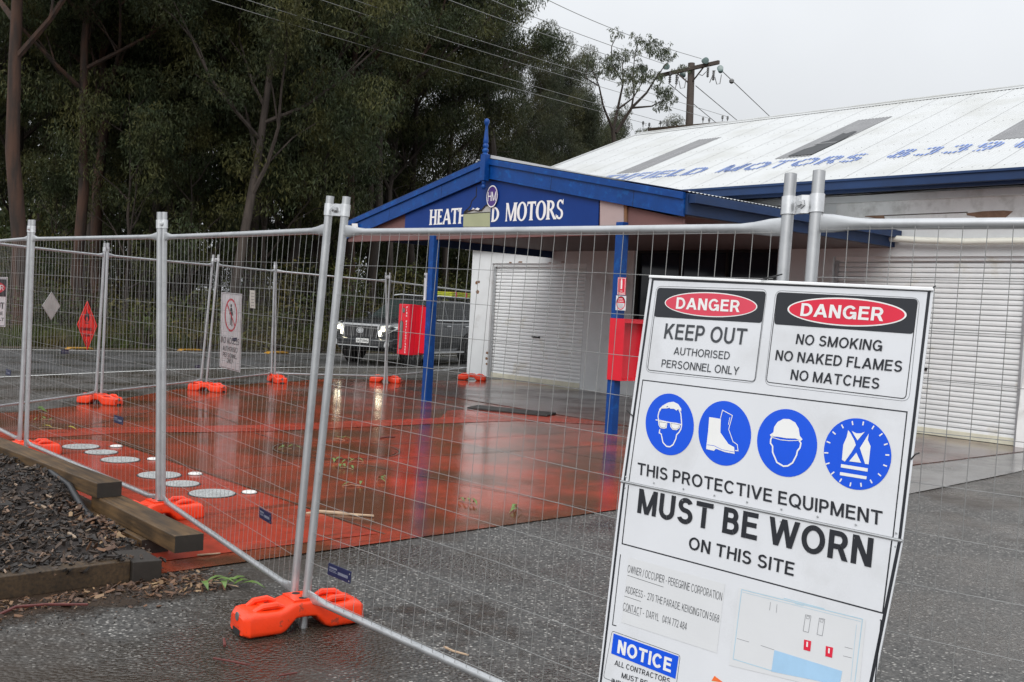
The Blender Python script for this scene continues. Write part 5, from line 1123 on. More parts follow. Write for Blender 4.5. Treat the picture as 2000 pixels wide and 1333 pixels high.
# ================================================================== parked car on the road
hd = V((.36, -.933, 0)).normalized(); lf = V((-hd.y, hd.x, 0))
wheel0 = gz(801, 716, .004)
car = thing('parked_car', 'dark grey four wheel drive with lit headlights on the road behind fence', 'car', (0, 0, 0))
def build_car():
    # local frame: x forward, y to its left, z up; front wheel centre at x = 1.40
    def sec(x, hw, z0, z1, tuck=.06): return [(x, -hw+tuck, z0), (x, -hw, z0+.18), (x, -hw, (z0+z1)/2+.08), (x, -hw+.04, z1-.07), (x, -hw+.16, z1), (x, 0, z1+.03), (x, hw-.16, z1), (x, hw-.04, z1-.07), (x, hw, (z0+z1)/2+.08), (x, hw, z0+.18), (x, hw-.06, z0)]
    S_ = [sec(2.34, .66, .48, 1.02), sec(2.28, .80, .42, 1.08), sec(2.05, .90, .36, 1.14), sec(1.4, .935, .36, 1.20), sec(.95, .935, .34, 1.24), sec(-.5, .935, .34, 1.20), sec(-1.9, .935, .36, 1.22), sec(-2.3, .90, .42, 1.24), sec(-2.42, .80, .50, 1.20)]
    mb = MB(); n = 11
    for q in S_: mb.v += [V(p) for p in q]
    for i in range(len(S_)-1):
        for k in range(n): mb.f.append([i*n+k, i*n+(k+1) % n, (i+1)*n+(k+1) % n, (i+1)*n+k])
    mb.f += [list(range(n))[::-1], [(len(S_)-1)*n+k for k in range(n)]]
    mb.build('body', 'car', car, smooth=True, bevel=.015)
    # greenhouse
    gb = [(1.02, .80, 1.20), (.28, .70, 1.70), (.05, .68, 1.765), (-1.0, .68, 1.80), (-2.05, .67, 1.765), (-2.34, .74, 1.21)]
    mb = MB()
    lo = lambda x: .845 if x < .9 else .80
    ring = []
    up_ = [(.22, .665, 1.735), (-.3, .68, 1.80), (-1.2, .68, 1.81), (-2.0, .665, 1.77)]; dn = [(1.02, .81, 1.19), (-.2, .86, 1.19), (-1.2, .86, 1.19), (-2.36, .82, 1.20)]
    for (a, b) in zip(up_, dn):
        mb.v += [V((b[0], -b[1], b[2])), V((a[0], -a[1], a[2]-.04)), V((a[0], -a[1]+.09, a[2])), V((a[0], 0, a[2]+.025)), V((a[0], a[1]-.09, a[2])), V((a[0], a[1], a[2]-.04)), V((b[0], b[1], b[2]))]
    for i in range(3):
        for k in range(6): mb.f.append([i*7+k, i*7+k+1, (i+1)*7+k+1, (i+1)*7+k])
    mb.f += [[0, 1, 2, 3, 4, 5, 6], [27, 26, 25, 24, 23, 22, 21]]
    mb.build('cabin', 'car', car, smooth=True, bevel=.01)
    # glass, set just proud of the cabin
    def side(x, s, z):                                         # point on the cabin side, s = +-1
        t = (z-1.19)/(.58); return V((x, s*(lerp(.858, .680, max(0, min(1, t)))+.006), z))
    for s in (1, -1):
        MB().poly([side(.62, s, 1.235), side(-.30, s, 1.235), side(-.30, s, 1.70), side(.20, s, 1.68)]).build('side_window', 'car_glass', car)
        MB().poly([side(-.37, s, 1.235), side(-1.22, s, 1.235), side(-1.22, s, 1.71), side(-.37, s, 1.70)]).build('side_window', 'car_glass', car)
        MB().poly([side(-1.29, s, 1.235), side(-2.10, s, 1.25), side(-2.02, s, 1.42), side(-1.86, s, 1.69), side(-1.29, s, 1.71)]).build('side_window', 'car_glass', car)
        MB().stroke([side(.68, s, 1.222), side(-1.25, s, 1.222), side(-2.13, s, 1.238), side(-2.05, s, 1.42), side(-1.88, s, 1.715), side(-1.2, s, 1.735)], .024, (0, s, .3)).build('window_trim', 'chrome', car)
        MB().tube([(.1, s*.60, 1.85), (-.2, s*.60, 1.88), (-1.8, s*.60, 1.87), (-2.0, s*.60, 1.82)], .02, 8).build('roof_rail', 'chrome', car, smooth=True)
        MB().prism([(.80, s*.90, 1.22), (.66, s*1.06, 1.20), (.64, s*1.08, 1.32), (.70, s*1.06, 1.37), (.80, s*.93, 1.34)], (-.10, 0, 0)).build('door_mirror', 'car', car, smooth=True, bevel=.02)
        for xh in (-.22, -1.18): MB().tube([(xh+.09, s*.952, 1.06), (xh+.05, s*.972, 1.062), (xh-.06, s*.972, 1.062), (xh-.1, s*.952, 1.06)], .014, 8).build('door_handle', 'chrome', car)
        q = MB()
        for xs in (.70, -.33, -1.25): q.stroke([(xs, s*.9385, .50), (xs, s*.9385, 1.10)], .010, (0, s, 0))
        q.build('door_gap', 'trim_black', car)
        MB().box(-1.0, .9, min(s*.90, s*1.0), max(s*.90, s*1.0), .33, .375).build('side_step', 'chrome', car)
        for xw in (1.40, -1.39):                               # wheel arch, tyre, rim
            ar = MB(); o = []; i_ = []
            for k in range(17): an = math.radians(-12+204*k/16); o.append(V((xw+.50*math.cos(an), s*.95, .40+.50*math.sin(an)))); i_.append(V((xw+.42*math.cos(an), s*.955, .40+.42*math.sin(an))))
            ar.add(o+i_, [(k, k+1, 17+k+1, 17+k) for k in range(16)]); ar.disc((xw, s*.944, .40), (.43, 0, 0), (0, 0, .43), 32)
            ar.build('wheel_arch', 'trim_black', car)
            wh = MB().lathe((xw, s*.74, .39), [(0, .30), (.01, .37), (.05, .39), (.20, .39), (.235, .37), (.245, .27)], 28, (0, s, 0)).build('wheel', 'tyre', car, smooth=True)
            rm = MB(); rm.lathe((xw, s*.97, .39), [(0, .26), (.012, .26), (.016, .24), (-.01, .22)], 28, (0, s, 0))
            for k in range(6):
                an = 2*math.pi*k/6; c_, s_ = math.cos(an), math.sin(an); rm.prism([(xw+.05*c_-.03*s_, s*.975, .39+.05*s_+.03*c_), (xw+.24*c_-.045*s_, s*.975, .39+.24*s_+.045*c_), (xw+.24*c_+.045*s_, s*.975, .39+.24*s_-.045*c_), (xw+.05*c_+.03*s_, s*.975, .39+.05*s_-.03*c_)], (0, s*.014, 0))
            rm.lathe((xw, s*.97, .39), [(0, .07), (.03, .06)], 14, (0, s, 0)); rm.build('rim', 'rim', wh)
    MB().poly([(.985, -.70, 1.235), (.985, .70, 1.235), (.27, .60, 1.715), (.27, -.60, 1.715)]).build('windscreen', 'windscreen', car)
    q = MB(); q.stroke([(.985, -.62, 1.245), (.76, .1, 1.40)], .02, (1, 0, 1)); q.stroke([(.99, .0, 1.245), (.74, .62, 1.41)], .02, (1, 0, 1)); q.build('wiper', 'trim_black', car)
    # nose
    fx_ = 2.345
    MB().prism([(fx_-.10, -.52, 1.03), (fx_-.10, .52, 1.03), (fx_-.07, .46, .70), (fx_-.07, -.46, .70)], (.115, 0, 0)).build('grille', 'trim_black', car)
    q = MB()
    for k in range(9):
        y = -.40+.10*k
        if abs(y) > .09: q.prism([(fx_+.018, y-.018, 1.0), (fx_+.018, y+.018, 1.0), (fx_+.042, y*.92+.016, .73), (fx_+.042, y*.92-.016, .73)], (.02, 0, 0))
    q.build('grille_bar', 'rim', car)
    q = MB(); q.stroke([(fx_+.03, -.45, .70), (fx_+.02, -.53, 1.04), (fx_+.02, .53, 1.04), (fx_+.03, .45, .70)], .05, (1, 0, 0)); q.build('grille_surround', 'chrome', car)
    q = MB(); c = V((fx_+.055, 0, .89)); 
    for a, b, dz in ((.105, .075, 0), (.034, .070, 0), (.075, .030, .036)): q.ring(c+V((.001, 0, dz)), (0, a, 0), (0, 0, b), .80, 32)
    q.disc(c-V((.006, 0, 0)), (0, .07, 0), (0, 0, .05), 24); q.build('emblem', 'chrome', car)
    for s in (1, -1):
        MB().prism([(2.30, s*.54, 1.03), (2.20, s*.80, 1.06), (1.86, s*.935, 1.10), (1.98, s*.935, .98), (2.22, s*.84, .90), (2.30, s*.62, .76), (2.33, s*.52, .74)], (.045, s*.012, 0)).build('headlight', 'lamp_clear', car, bevel=.01)
        hl = MB(); hl.disc((2.362, s*.66, .94), (0, .055, 0), (.0, 0, .05), 20, (.012, 0, 0)); hl.prism([(2.36, s*.545, .90), (2.36, s*.60, .87), (2.36, s*.59, .77), (2.36, s*.545, .77)], (.012, 0, 0)); hl.build('lit_lamp', 'lamp', car)
        MB().lathe((2.30, s*.74, .56), [(0, .07), (.05, .075), (.055, .05)], 18, (1, s*.25, 0)).build('fog_lamp', 'chrome', car)
    bu = MB(); 
    for q_ in ([(2.28, .44), (2.44, .48), (2.46, .66), (2.40, .71), (2.28, .72)],):
        L1 = [V((x, -.58, z)) for x, z in q_]; L2 = [V((x, .58, z)) for x, z in q_]; L0 = [V((x-.20, -.88, z)) for x, z in q_]; L3 = [V((x-.20, .88, z)) for x, z in q_]; L00 = [V((x-.55, -.955, z)) for x, z in q_]; L33 = [V((x-.55, .955, z)) for x, z in q_]
        rings = [L00, L0, L1, L2, L3, L33]; m_ = 5
        for r_ in rings: bu.v += r_
        for i in range(5):
            for k in range(m_): bu.f.append([i*m_+k, i*m_+(k+1) % m_, (i+1)*m_+(k+1) % m_, (i+1)*m_+k])
        bu.f += [list(range(5)), [25+k for k in range(5)]]
    bu.build('bumper', 'car', car, smooth=True, bevel=.012)
    MB().box(2.462, 2.475, -.60, .60, .485, .505).build('bumper_strip', 'chrome', car)
    MB().box(2.44, 2.455, -.55, .55, .50, .56).build('bumper_grille', 'trim_black', car)
    pl_ = MB().box(2.466, 2.474, -.05, .32, .575, .69).build('number_plate', 'plate', car)
    text_into(MB(), 'S477 BWG', (2.4755, -.03, .60), (0, .33, 0), (0, 0, .065), .02).build('plate_text', 'black_print', pl_)
build_car()
# number plate text reads from the front: local +y is the car's left, seen from ahead on the right
car.rotation_euler.z = math.atan2(hd.y, hd.x); car.scale.z = .96
# keep the near front wheel on its mark
wc = car.rotation_euler.to_matrix() @ V((1.40, .86, 0)); car.location = V((wheel0.x, wheel0.y, .004))-wc
rk = thing('roof_load', 'lime yellow recovery boards strapped on roof rack of dark car', 'roof load', (0, 0, 0))
q = MB()
for k in range(3): q.box(-1.95, -.85, .15, .62, 1.985+.045*k, 2.02+.045*k)
q.build('boards', 'yellow', rk, bevel=.008)
q = MB(); q.box(-1.7, -.1, -.62, -.58, 1.93, 1.965); q.box(-1.7, -.1, .66, .70, 1.93, 1.965)
for k in range(7): q.box(-1.7+.26*k, -1.66+.26*k, -.58, .66, 1.932, 1.96)
for x in (-1.6, -.25):
    for y in (-.6, .66): q.box(x, x+.04, y, y+.04, 1.80, 1.932)
q.build('rack', 'trim_black', rk); q = MB()
for x in (-1.65, -1.1): q.box(x, x+.05, .145, .625, 1.98, 2.115)
q.build('strap', 'red_print', rk)
rk.rotation_euler.z = car.rotation_euler.z; rk.location = car.location-V((0, 0, .17))

# ================================================================== power pole and wires
pole = thing('power_pole', 'dark power pole with crossarm and teal disc insulators behind roof', 'power pole', (-12.15, 21.35, 0))
PB = dp(1343.5, 330, 46.4); PT = dp(1350.5, 124, 46.4)
pbse = PB-(PT-PB)*(PB.z/(PT.z-PB.z))
MB().tube([pbse, PT], [.24, .155], 12).build('pole', 'pole', pole, smooth=True)
aL, aR = dp(1284, 149, 47.8), dp(1404, 122, 44.9); ad = (aR-aL).normalized(); an_ = V((0, 0, 1)); aw = ad.cross(an_).normalized()
MB().obox(aL-aw*.06-an_*.08, aR-aL, aw*.12, an_*.16).build('crossarm', 'pole', pole)
for s in (-1, 1):
    m_ = lerp(aL, aR, .55+s*.21); MB().tube([m_-an_*.08, PT-an_*.95], .035, 6).build('brace', 'pole', pole)
b2L, b2R = dp(1267, 253, 47.6), dp(1422, 240, 45.1); bd_ = (b2R-b2L).normalized(); MB().obox(b2L-aw*.06-an_*.1, b2R-b2L, aw*.12, an_*.15).build('lower_crossarm', 'timber_dark', pole)
def insul(px, py, dep, ax):
    c = dp(px, py, dep); ax = V(ax).normalized(); mb = MB()
    for k in range(3): mb.lathe(c+ax*(.14*k-.14), [(0, .05), (.02, .14-.015*k), (.05, .12-.015*k), (.07, .05), (.14, .04)], 18, ax)
    mb.build('disc_insulator', 'insul', pole, smooth=True); return c
wd_in = V((1, -.35, .12)).normalized()
for px, py, dep in ((1257, 137, 48), (1301, 131, 47), (1377, 119, 45.3)): insul(px, py, dep, ray(700, 300))
for px, py, dep in ((1290, 151, 48), (1334, 145, 47), (1407, 136, 44.8)): insul(px, py, dep, (-.5, .8, -.2))
for px, py in ((1309, 143), (1322, 146), (1383, 132), (1394, 138)):
    c = dp(px, py, 46.4); mb = MB()
    for k in range(5): mb.lathe(c-an_*(.09*k), [(0, .03), (-.02, .075), (-.05, .05), (-.09, .03)], 10)
    mb.build('drop_insulator', 'insul_grey', pole)
for pts in ([(1318, 176), (1322, 162), (1326, 150)], [(1326, 158), (1329, 173), (1337, 172), (1340, 152)], [(1366, 146), (1372, 148), (1380, 140)], [(1386, 162), (1393, 145), (1397, 138)], [(1396, 150), (1400, 165), (1406, 164), (1409, 146)]):
    MB().tube([dp(x, y, 46.2) for x, y in pts], .02, 5).build('jumper_wire', 'cable_dark', pole)
for px, py in ((1256, 239), (1268, 242), (1290, 238), (1303, 240), (1373, 231), (1385, 233), (1411, 228), (1421, 229)):
    c = dp(px, py+5, 46.3); mb = MB().lathe(c, [(-.1, .02), (.0, .02), (.02, .05), (.14, .045), (.16, .02)], 8); mb.build('pin_insulator', 'insul_grey', pole)
def wire(label, pts, rad=.017, m='cable', group='overhead power lines'):
    P_ = [dp(*p) for p in pts]; out = []
    if len(P_) == 2: P_ = [P_[0], P_[1]]
    a, b = P_[0], P_[-1]
    for i in range(25):
        t = i/24; p = lerp(a, b, t)
        if len(P_) == 3: p = a*(1-t)**2*1+(P_[1]*2-(a+b)*.5)*(2*t*(1-t))+b*t*t
        out.append(p)
    t_ = tag(MB().tube(out, rad, 5).build('power_line', m), label, 'power line', group)
    return t_
# the camera sees them pass overhead from the pole towards the next pole out of frame at upper left
LW = [('lowest power line crossing the dark trees at upper left', [(1263, 242, 47), (850, 130, 33), (300, -36, 25)]), ('second lowest power line crossing the dark trees', [(1289, 237, 46.8), (850, 113, 33), (380, -34, 25)]),
      ('third power line up, meeting lower crossarm right of pole', [(1383, 231, 45.8), (900, 88, 33), (520, -40, 25)]), ('fourth power line up crossing tree tops to lower crossarm end', [(1420, 228, 45.3), (900, 68, 33), (590, -38, 25)]),
      ('upper power line reaching leftmost insulator over thin tree', [(1256, 130, 48), (1060, 66, 38), (850, -10, 30)]), ('upper power line to middle insulator above thin tree', [(1302, 127, 47), (1110, 59, 38), (900, -25, 30)]),
      ('topmost power line crossing pale sky to right insulator', [(1370, 115, 45.3), (1200, 58, 38), (1000, -36, 30)])]
for lb, pts in LW: wire(lb, pts, .009 if pts[0][1] > 200 else .012)
RW = [('rightmost wire dropping from pole to behind roof with weight', [(1409, 138, 44.8), (1510, 234, 60)]), ('middle wire falling from pole behind white roof', [(1359, 168, 46.3), (1445, 240, 60)]), ('wire dropping left of pole behind roof ridge', [(1306, 163, 47), (1402, 243, 60)])]
for lb, pts in RW: wire(lb, pts, .02, 'cable_dark', 'wires dropping behind the garage roof')
tag(MB().lathe(dp(1429, 159, 46), [(-.11, .04), (-.05, .11), (.05, .11), (.11, .04)], 12).build('line_weight', 'insul_grey', smooth=True), 'round dark weight on the wire right of power pole', 'wire weight')

# ================================================================== trees
def leaf_cloud(centres, radii, per, seed, ln=(.09, .17), wd=.24, droop=1.0):
    r = np.random.default_rng(seed); tot = []
    for c, R_ in zip(centres, radii):
        n = int(per*(R_/1.0)**2); u = r.normal(size=(n, 3)); u /= np.linalg.norm(u, axis=1)[:, None]; rad = R_*r.uniform(.25, 1, n)**.5
        p = np.array(c)+u*rad[:, None]*np.array([1, 1, .72])
        d = r.normal(size=(n, 3)); d[:, 2] -= droop*1.6; d /= np.linalg.norm(d, axis=1)[:, None]
        s = np.cross(d, r.normal(size=(n, 3))); s /= np.linalg.norm(s, axis=1)[:, None]+1e-6
        l = r.uniform(*ln, n)[:, None]; w_ = l*wd
        q = np.stack([p, p+d*l*.5+s*w_*.5, p+d*l, p+d*l*.5-s*w_*.5], 1).reshape(-1, 3); tot.append(q)
    return np.concatenate(tot)
def grow(seed, H, base_r, first=.35, spread=.42, lean=0., nb=9, cr=1.15, per=980, forked=False, ln=(.10, .18), sub=5):
    """tapered trunk with limbs; returns trunk builder and leaf vertices in tree coordinates"""
    r = random.Random(seed); mb = MB(); ends = []
    pts = []; x = y = 0; az = r.uniform(0, 6.28)
    for i in range(9):
        t = i/8; pts.append(V((x+lean*t*H*math.cos(az), y+lean*t*H*math.sin(az), H*.93*t))); x += r.uniform(-.16, .16)*H/14; y += r.uniform(-.16, .16)*H/14
    rad = [base_r*1.25]+[base_r*(1-.86*(i/8)) for i in range(1, 9)]
    mb.tube(pts, rad, 9, cap=False)
    def at(t): k = min(7, int(t*8)); return lerp(pts[k], pts[k+1], t*8-k)
    for i in range(nb):
        t = first+(1-first)*(i+r.uniform(0, .7))/nb; t = min(t, .98); p = at(t); a = i*2.4+r.uniform(-.5, .5); L_ = H*spread*(1.1-.6*t)*r.uniform(.7, 1.15)
        el = r.uniform(.45, 1.0); d = V((math.cos(a)*math.cos(el), math.sin(a)*math.cos(el), math.sin(el)))
        q = [p]; dd = d.copy()
        for k in range(4): dd = (dd+V((r.uniform(-.3, .3), r.uniform(-.3, .3), r.uniform(-.05, .32)))).normalized(); q.append(q[-1]+dd*(L_/4))
        br_ = max(.03, base_r*(1-.86*t)*.62); mb.tube(q, [br_, br_*.8, br_*.6, br_*.4, br_*.2], 6, cap=False); ends.append((q[-1], r.uniform(.8, 1.2)))
        for k in range(sub):
            o = q[1+k % 4]; d2 = (dd+V((r.uniform(-1, 1), r.uniform(-1, 1), r.uniform(-.4, .6)))).normalized(); l2 = L_*r.uniform(.25, .5); e = o+d2*l2; m_ = o+d2*l2*.5+V((0, 0, l2*.08))
            mb.tube([o, m_, e], [br_*.4, br_*.28, .012], 5, cap=False); ends.append((e, r.uniform(.65, 1.05)))
    ends.append((pts[-1]+V((0, 0, .4)), 1.0))
    lv = leaf_cloud([tuple(e[0]) for e in ends], [e[1]*cr for e in ends], per, seed+50, ln)
    return mb, lv
SPEC = [dict(H=17, base_r=.17, first=.30, spread=.30, nb=15, cr=.98), dict(H=19, base_r=.20, first=.32, spread=.29, nb=17, cr=1.0), dict(H=15, base_r=.15, first=.16, spread=.32, nb=15, cr=.95),
        dict(H=16, base_r=.17, first=.28, spread=.36, nb=15, cr=.98, lean=.06), dict(H=20, base_r=.21, first=.36, spread=.28, nb=17, cr=1.0, lean=.03), dict(H=13, base_r=.13, first=.14, spread=.34, nb=14, cr=.95),
        dict(H=7.5, base_r=.075, first=.14, spread=.42, nb=9, cr=.72, per=760, sub=3)]
PROT = []
for i, s_ in enumerate(SPEC):
    mb, lv = grow(100+i*7, **s_); me_t = mb.build('trunk', ['bark_red', 'bark_grey', 'bark_dark'][i % 3], smooth=True); ct = fastmesh('crown', lv, 4, 'leaf')
    PROT.append((me_t.data, ct, s_['H'])); bpy.data.objects.remove(me_t)
def tree(label, px, dep, k, scale=1., rz=0., group='gum trees of the roadside forest', leaf='leaf', barkm=None, name='gum_tree', dz=0., lean=(0, 0), wide=1.):
    p = dp(px, 590, dep); p.z = vz(p.x)-.1+dz if p.x < -8 else dz
    t = thing(name, label, 'tree', p, group, rz); t.scale = (scale*wide, scale*wide, scale); t.rotation_euler.x, t.rotation_euler.y = lean
    a = bpy.data.objects.new('trunk', PROT[k][0]); COL.objects.link(a); a.parent = t
    b = bpy.data.objects.new('crown', PROT[k][1]); COL.objects.link(b); b.parent = t
    if barkm: a.material_slots[0].link = 'OBJECT'; a.material_slots[0].material = MT[barkm]
    if leaf != 'leaf': b.material_slots[0].link = 'OBJECT'; b.material_slots[0].material = MT[leaf]
    return t
FRONT = [('tall red-barked gum with thick trunk at far left edge', 40, 26.5, 4, 1.05, .4, 'bark_red'), ('slim gum with orange streaked bark second from left edge', 150, 31, 4, .92, 2.0, 'bark_red'), ('straight reddish gum trunk behind the red diamond sign', 196, 33, 1, 1.02, 3.3, 'bark_red'),
         ('dark stringy gum trunk between diamond and no access signs', 272, 34, 3, 1.05, 1.2, 'bark_dark'), ('pair-stemmed dark gum trunk behind nearer fence posts', 330, 36, 0, 1.1, 5.0, 'bark_dark'), ('pale forked gum leaning behind the no access sign', 452, 31, 3, 1.02, .2, 'bark_grey'),
         ('dark gum behind leaning far posts right of no access sign', 560, 35, 2, 1.15, 4.1, 'bark_dark'), ('reddish gum trunk standing just left of the canopy', 684, 36, 4, 1.0, .9, 'bark_red'), ('thin gum behind parked car between canopy post and fence', 765, 40, 0, .95, 2.6, 'bark_grey'),
         ('spreading dark gum rising behind blue canopy apex', 812, 41, 3, 1.0, 4.4, 'bark_dark'), ('bushy gum rising left of the canopy finial', 868, 44, 0, .98, 3.9, 'bark_grey')]
for lb, px, dep, k, s_, rz, bk_ in FRONT: tree(lb, px, dep, k, s_, rz, barkm=bk_)
rr_ = random.Random(11)
deep = 0
for row, dep in enumerate((35, 41, 48, 57)):
    n = (7, 8, 8, 8)[row]
    for i in range(n):
        px = -120+(i+rr_.uniform(.1, .9))*(915+row*14)/n
        tree('dense dark gum tree deep in the forest behind the front trunks', px, dep+rr_.uniform(-2.5, 2.5), rr_.randrange(6), rr_.uniform(.95, 1.22)*(1+row*.08), rr_.uniform(0, 6.28), 'deep forest trees', barkm='bark_dark')
        deep += 1
YOUNG = [(245, 31), (372, 32), (515, 33), (622, 35), (108, 35), (232, 34.5), (370, 35), (520, 36), (610, 37), (655, 40), (735, 43), (800, 45), (870, 47), (945, 48), (165, 37), (300, 38), (430, 38), (570, 41)]
for i, (px, dep) in enumerate(YOUNG): tree('young bushy gum filling the gap between larger forest trunks', px, dep, 6, rr_.uniform(.75, 1.25), rr_.uniform(0, 6.28), 'young forest trees', barkm='bark_dark')
RIGHT = [('gum with ragged rounded top at sky edge above canopy ridge', 958, 50, 3, .90, 1.1, .75), ('olive bushy gum below the thin tree left of roof', 1090, 57, 2, .90, 2.2, .92), ('loose gum with haze-tinted leaves just right of canopy apex skyline', 1062, 55, 2, .98, 5.0, .7), ('rounded gum between canopy ridge and garage roof edge', 1122, 61, 3, .74, 1.4, .8), ('low gum showing over garage roof verge', 1176, 64, 5, .98, .9, .95), ('low dense gum right behind the garage roof corner', 1165, 60, 6, 1.10, .6, 1), ('haze-tinted bushy gum behind canopy ridge', 1020, 62, 5, .85, 3.6, .9), ('small rounded gum at the foot of thin tree', 1205, 60, 6, 1.2, 5.1, .9), ('haze-tinted gum low on skyline beyond canopy ridge', 990, 70, 5, .92, .3, .9), ('open crowned gum leaning toward the thin tree', 1035, 53, 0, .80, 2.7, .6), ('low spreading gum filling the skyline left of garage ridge', 1120, 66, 5, .86, 4.4, 1), ('mid height gum just left of the thin tree stems', 1138, 58, 5, .94, 1.9, .75), ('lower gum directly under the thin tree crown', 1196, 62, 5, .80, 2.9, .75)]
for lb, px, dep, k, s_, rz, wd_ in RIGHT: tree(lb, px, dep, k, s_, rz, 'skyline gums with haze tinted leaves', 'leaf_far', 'bark_grey', wide=wd_)
# thin open tree in front of the pole
mb = MB(); ends = []
def zt3(x, y): return (850+x/3.077, y/3.077)
TD = 44
def limb(pts, r0, r1): 
    P_ = [dp(*zt3(x, y), TD+dz) for x, y, dz in pts]; n = len(P_); mb.tube(P_, [lerp(r0, r1, i/(n-1)) for i in range(n)], 6, cap=False); return P_
limb([(1075, 1250, 0), (1078, 1000, 0), (1075, 860, 0), (1068, 760, 0)], .13, .09)
limb([(1068, 800, 0), (1100, 640, .4), (1130, 500, .8), (1125, 380, 1)], .075, .02); limb([(1070, 790, 0), (1010, 640, -.4), (985, 520, -.8), (945, 420, -1)], .06, .018); limb([(1085, 800, 0), (1180, 650, .2), (1270, 560, .4), (1320, 480, .6), (1390, 380, .8)], .08, .018)
limb([(1180, 650, .2), (1195, 560, .6), (1185, 480, .9), (1200, 330, 1), (1230, 220, 1)], .045, .012); limb([(1130, 500, .8), (1060, 380, .6), (1060, 280, .5), (1100, 200, .4)], .04, .012); limb([(1180, 650, .2), (1300, 640, 0), (1380, 600, -.4)], .05, .015); limb([(1095, 660, .4), (1190, 590, 1), (1290, 420, 1.4)], .05, .015); limb([(985, 520, -.8), (905, 470, -1.2), (920, 360, -1.2)], .035, .012)
trunk = mb
blobs = [(930, 360, 34), (985, 410, 44), (1035, 360, 40), (1080, 400, 40), (1130, 340, 38), (1060, 430, 34), (1175, 430, 44), (1215, 470, 40), (1250, 410, 34), (1210, 310, 30), (1225, 235, 28), (1270, 255, 30), (1310, 290, 34), (1360, 320, 40), (1395, 300, 24), (1330, 250, 24), (1115, 205, 22), (1085, 222, 14), (1370, 560, 44), (1395, 610, 36), (1350, 625, 26), (1410, 560, 24), (915, 570, 22), (1290, 470, 34), (1340, 450, 30), (1480, 400, 24), (1170, 540, 30), (1150, 470, 34), (960, 450, 24), (1405, 350, 22)]
cs, rs_ = [], []
blobs += [(x+random.uniform(-58, 58), y+random.uniform(-46, 46), q*.48) for x, y, q in blobs for _ in range(4)]
for i, (x, y, q) in enumerate(blobs): c = dp(*zt3(x, y), TD+random.uniform(-1.4, 1.4)); cs.append(tuple(c)); rs_.append(q/3.077/FPX*TD*1.2)
lv = leaf_cloud(cs, rs_, 1500, 77, (.10, .19))
t = thing('thin_gum_tree', 'thin open gum with bare dark limbs against sky left of power pole', 'tree', (cs[0][0], cs[0][1], 0)); t.location = V((dp(1200, 400, TD).x, dp(1200, 400, TD).y, 0))
trunk.build('trunk', 'bark_dark', t, smooth=True); o = bpy.data.objects.new('crown', fastmesh('crown', lv-np.array(t.location), 4, 'leaf_pale')); COL.objects.link(o); o.parent = t
# spray of leaves reaching over the sky at the top and hidden sapling by the pole
mb = MB(); P_ = [dp(935, 20, 42), dp(975, 30, 41.5), dp(1005, 12, 41)]; 
c2 = [dp(x, y, 42) for x, y in ((1000, 12), (985, 0), (960, 8), (1010, 22), (940, 20), (1075, 80), (1085, 90), (1065, 70), (1045, 78), (1075, 105), (1020, 100), (1000, 75))]
c3 = [dp(x, y, 66) for x, y in ((1310, 238), (1318, 232), (1330, 240), (1303, 244), (1322, 244))]
t = thing('gum_sapling', 'small tree top just showing above roof ridge left of pole', 'tree', (c3[0].x, c3[0].y, 0))
MB().tube([(c3[0].x, c3[0].y, 0), c3[0]-V((0, 0, .3))], [.12, .04], 6).build('trunk', 'bark_dark', t)
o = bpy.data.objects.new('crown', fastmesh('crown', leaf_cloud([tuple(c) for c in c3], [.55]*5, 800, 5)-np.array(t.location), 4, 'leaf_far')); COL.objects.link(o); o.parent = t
t = thing('gum_tree', 'tall gum with sprays of leaves reaching into sky right of forest edge', 'tree', (dp(950, 590, 42).x, dp(950, 590, 42).y, 0), 'gum trees of the roadside forest')
b0 = t.location; mb = MB(); mb.tube([b0, b0+V((.2, .3, 5)), dp(948, 160, 42), dp(960, 40, 42)], [.3, .24, .14, .05], 8, cap=False)
for c in c2: mb.tube([dp(950, 170, 42), lerp(dp(950, 170, 42), c, .55)+V((0, 0, .3)), c], [.06, .03, .01], 5, cap=False)
mb.build('trunk', 'bark_grey', t, smooth=True)
o = bpy.data.objects.new('crown', fastmesh('crown', leaf_cloud([tuple(c) for c in c2], [.75]*len(c2), 900, 6, (.10, .2))-np.array(t.location), 4, 'leaf')); COL.objects.link(o); o.parent = t

# far mass of the forest, shrubs, grass
r_ = np.random.default_rng(9); cs = []; rs_ = []
for i in range(150):
    px, dep = r_.uniform(-250, 960), r_.uniform(58, 74); hmax = 15 if px < 800 else 8; p = dp(px, 590, dep); cs.append((p.x, p.y, r_.uniform(.5, hmax))); rs_.append(r_.uniform(1.6, 2.6))
o = bpy.data.objects.new('far_forest', fastmesh('far_forest', leaf_cloud(cs, rs_, 75, 10, (.3, .55), .7), 4, 'leaf')); COL.objects.link(o); tag(o, 'far dark mass of forest foliage behind the trunks', 'forest', kind='stuff')
cs = []; rs_ = []
for i in range(460):
    px, dep = r_.uniform(-250, 940), r_.uniform(31, 50); p = dp(px, 590, dep); cs.append((p.x, p.y, vz(p.x)+r_.uniform(.1, 2.6))); rs_.append(r_.uniform(.45, 1.0))
o = bpy.data.objects.new('forest_undergrowth', fastmesh('forest_undergrowth', leaf_cloud(cs, rs_, 260, 12, (.09, .2), .3, .3), 4, 'leaf_shrub')); COL.objects.link(o); tag(o, 'tangled low undergrowth between the forest trunks', 'undergrowth', kind='stuff')
pr = []
